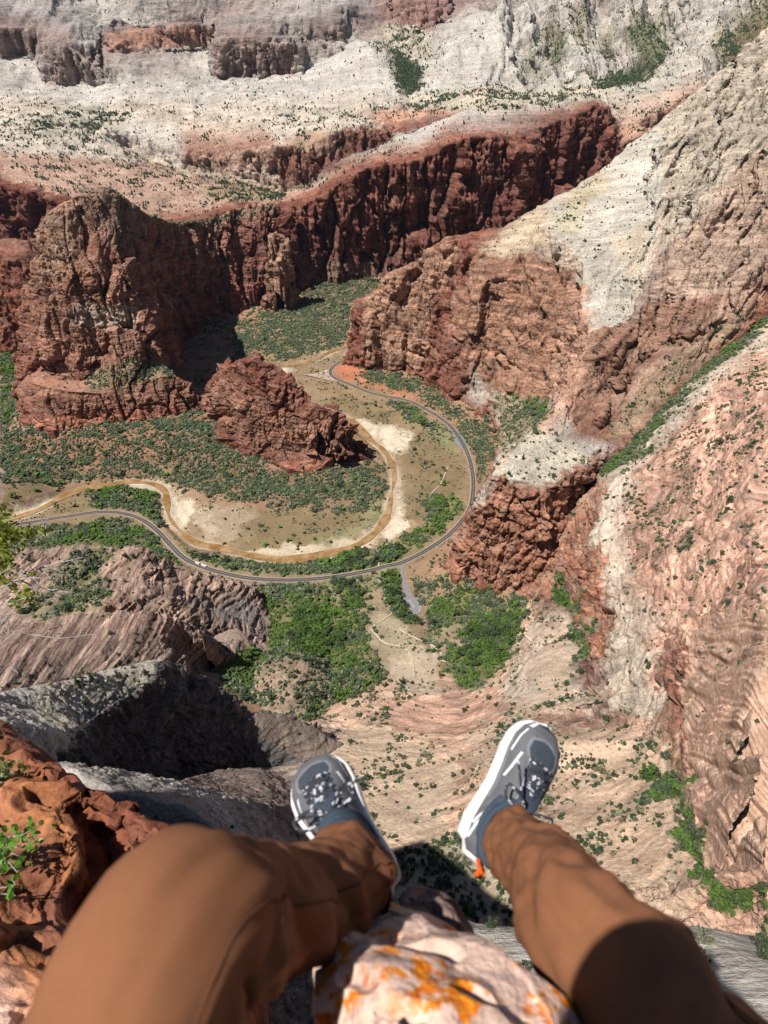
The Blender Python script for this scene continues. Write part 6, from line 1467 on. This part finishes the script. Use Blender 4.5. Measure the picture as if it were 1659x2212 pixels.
def heading_at(u, v, line=ROADW):
    p = np.array(Z(u, v, -643.7)[:2]); i = int(np.argmin(((line-p)**2).sum(1))); d = line[min(i+2, len(line)-1)]-line[max(i-2, 0)]; return math.atan2(d[1], d[0]), line[i], d/np.linalg.norm(d)
def bus(u, v, label, cab=True, heading=None, off=-1.9):
    h, c, d = heading_at(u, v); o = place('shuttle_bus' if cab else 'bus_trailer', label, 'bus' if cab else 'trailer', u, v, -643.7, h if heading is None else heading)
    if heading is None: o.location = (c[0]+d[1]*-off, c[1]-d[0]*-off, -643.7)
    block('body', M_BUSW, o, (0, 0, 1.75), (9.2 if cab else 8.0, 2.5, 2.5), .25)
    for s in (-1, 1): block('window', M_GLASS, o, (0, s*1.255, 2.15), (8.0 if cab else 7.0, .03, .85), 0)
    if cab: block('windscreen', M_GLASS, o, (4.61, 0, 2.0), (.03, 2.1, 1.2), 0); block('bumper', M_TYRE, o, (4.65, 0, .65), (.15, 2.3, .3), .05)
    for x in (-2.4, 0.0, 2.4): block('roof_hatch', M_LIGHT, o, (x, 0, 3.04), (1.3, 1.2, .12), .03)
    wheels(o, (-2.8, 2.9) if cab else (-2.2, -1.2), 1.12); return o
bus(440, 1225, 'white shuttle bus leading on the curving road')
bus(428, 1219, 'white trailer pulled behind the shuttle bus on the road', False)
bus(705.7, 803.5, 'white shuttle bus parked on the pale apron at the far stop', True, math.radians(80))
def car(u, v, label):
    h, c, d = heading_at(u, v); o = place('car', label, 'car', u, v, -643.7, h); o.location = (c[0]+d[1]*1.9, c[1]-d[0]*1.9, -643.7)
    block('body', M_CARB, o, (0, 0, .72), (4.4, 1.8, .7), .15); block('cabin', M_GLASS, o, (-.2, 0, 1.25), (2.3, 1.55, .55), .15); wheels(o, (-1.35, 1.35), .8, .33)
car(720, 799, 'small dark car on the road bend by the far stop')
def shelter(u, v, label, heading, sx, sy):
    o = place('shelter', label, 'shelter', u, v, -643.9, heading); bm = bmesh.new()
    P = [(-sx,-sy,2.5), (sx,-sy,2.5), (sx,sy,2.5), (-sx,sy,2.5), (-sx*.75,0,3.6), (sx*.75,0,3.6)]; vs = [bm.verts.new(p) for p in P]
    for f in ((0,1,5,4), (2,3,4,5), (1,2,5), (3,0,4), (3,2,1,0)): bm.faces.new([vs[i] for i in f])
    bm_obj('roof', bm, M_ROOF, o, False)
    for x in (-1, 1):
        for y in (-1, 1): block('post', M_POST, o, (x*sx*.85, y*sy*.85, 1.25), (.25, .25, 2.6), 0)
    block('bench', M_POST, o, (0, 0, .45), (sx*1.4, .5, .12), .02); return o
shelter(806.3, 1238.5, 'brown roofed shelter beside the road at the tree clump', heading_at(806, 1232)[0], 3.6, 2.4)
shelter(699, 806.5, 'dark roofed shelter next to the parked bus', .4, 2.8, 2.2)
shelter(897.6, 1288.8, 'tiny dark roofed kiosk at the edge of the parking lot', .6, 1.5, 1.1)
def dead_tree(u, v, label):
    g = ground_at(u, v); rng = np.random.default_rng(2); o = bpy.data.objects.new('dead_tree', None); C.objects.link(o); o.location = g; tag(o, label, 'tree')
    bt, bb = bmesh.new(), bmesh.new(); tube(bt, [(0,0,-.5), (.3,.1,1.2), (.5,.4,2.4)], .28, .14, 7)
    for k in range(16):
        a = k*2.4; d = Vector((math.cos(a), math.sin(a), rng.uniform(.1, .9))); s = Vector((.3,.1,1.2)).lerp(Vector((.5,.4,2.4)), rng.random()); L = rng.uniform(1.6, 3.0)
        tube(bb, [s, s+d*L*.5+Vector((0,0,.2)), s+d*L], .10, .03, 5)
    bm_obj('trunk', bt, M_GREYTWIG, o); bm_obj('branches', bb, M_GREYTWIG, o)
dead_tree(1463, 1820, 'bleached dead tree lying bare in the green gully')
# ---------------------------------------------------------------- camera, light
cam = bpy.data.cameras.new('camera'); co = bpy.data.objects.new('camera', cam); C.objects.link(co)
cam.sensor_fit = 'VERTICAL'; cam.sensor_height = 36.0; cam.lens = 36.0*PF/PH
co.location = (0, 0, 0); co.rotation_euler = (math.pi/2-PITCH, 0, 0)
cam.clip_start = .02; cam.clip_end = 20000
cam.dof.use_dof = True; cam.dof.focus_distance = 600; cam.dof.aperture_fstop = cam.lens/4.2
bpy.context.scene.camera = co
SUN_DIR = Vector((.80, .60, -1.77)).normalized()
sun = bpy.data.lights.new('sun', 'SUN'); so = bpy.data.objects.new('sun', sun); C.objects.link(so)
sun.energy = 5.0; sun.angle = math.radians(.53); sun.color = (1, .965, .91)
so.rotation_euler = SUN_DIR.to_track_quat('-Z', 'Y').to_euler()
w = bpy.data.worlds.new('World'); bpy.context.scene.world = w; w.use_nodes = True
nt = w.node_tree; bg = nt.nodes['Background']; sky = nt.nodes.new('ShaderNodeTexSky'); sky.sky_type = 'NISHITA'; sky.sun_disc = False
to = -SUN_DIR
sky.sun_elevation = math.asin(to.z); sky.sun_rotation = math.atan2(to.x, to.y)
sky.altitude = 1900
nt.links.new(sky.outputs[0], bg.inputs[0]); bg.inputs[1].default_value = .05
vs = bpy.context.scene.view_settings; vs.view_transform = 'Standard'; vs.look = 'None'; vs.exposure = 0.42; vs.gamma = 1.0
bpy.context.scene.cycles.max_bounces = 5; bpy.context.scene.cycles.diffuse_bounces = 1

# the air of the canyon: one closed box of thin haze round everything
bm = bmesh.new(); bmesh.ops.create_cube(bm, size=1, matrix=Matrix.Translation((0, 3100, -40)) @ Matrix.Diagonal((14400, 8200, 1500, 1)))
me = bpy.data.meshes.new('haze'); bm.to_mesh(me); bm.free(); hz = bpy.data.objects.new('haze', me); C.objects.link(hz); tag(hz, 'thin blue haze filling the canyon air', 'haze', kind='stuff')
m = bpy.data.materials.new('haze'); m.use_nodes = True; m.node_tree.nodes.clear(); out = m.node_tree.nodes.new('ShaderNodeOutputMaterial'); pv = m.node_tree.nodes.new('ShaderNodeVolumePrincipled')
pv.inputs['Color'].default_value = (.62, .76, 1, 1); pv.inputs['Density'].default_value = 0.7e-5; pv.inputs['Anisotropy'].default_value = .2
m.node_tree.links.new(pv.outputs[0], out.inputs['Volume']); me.materials.append(m)
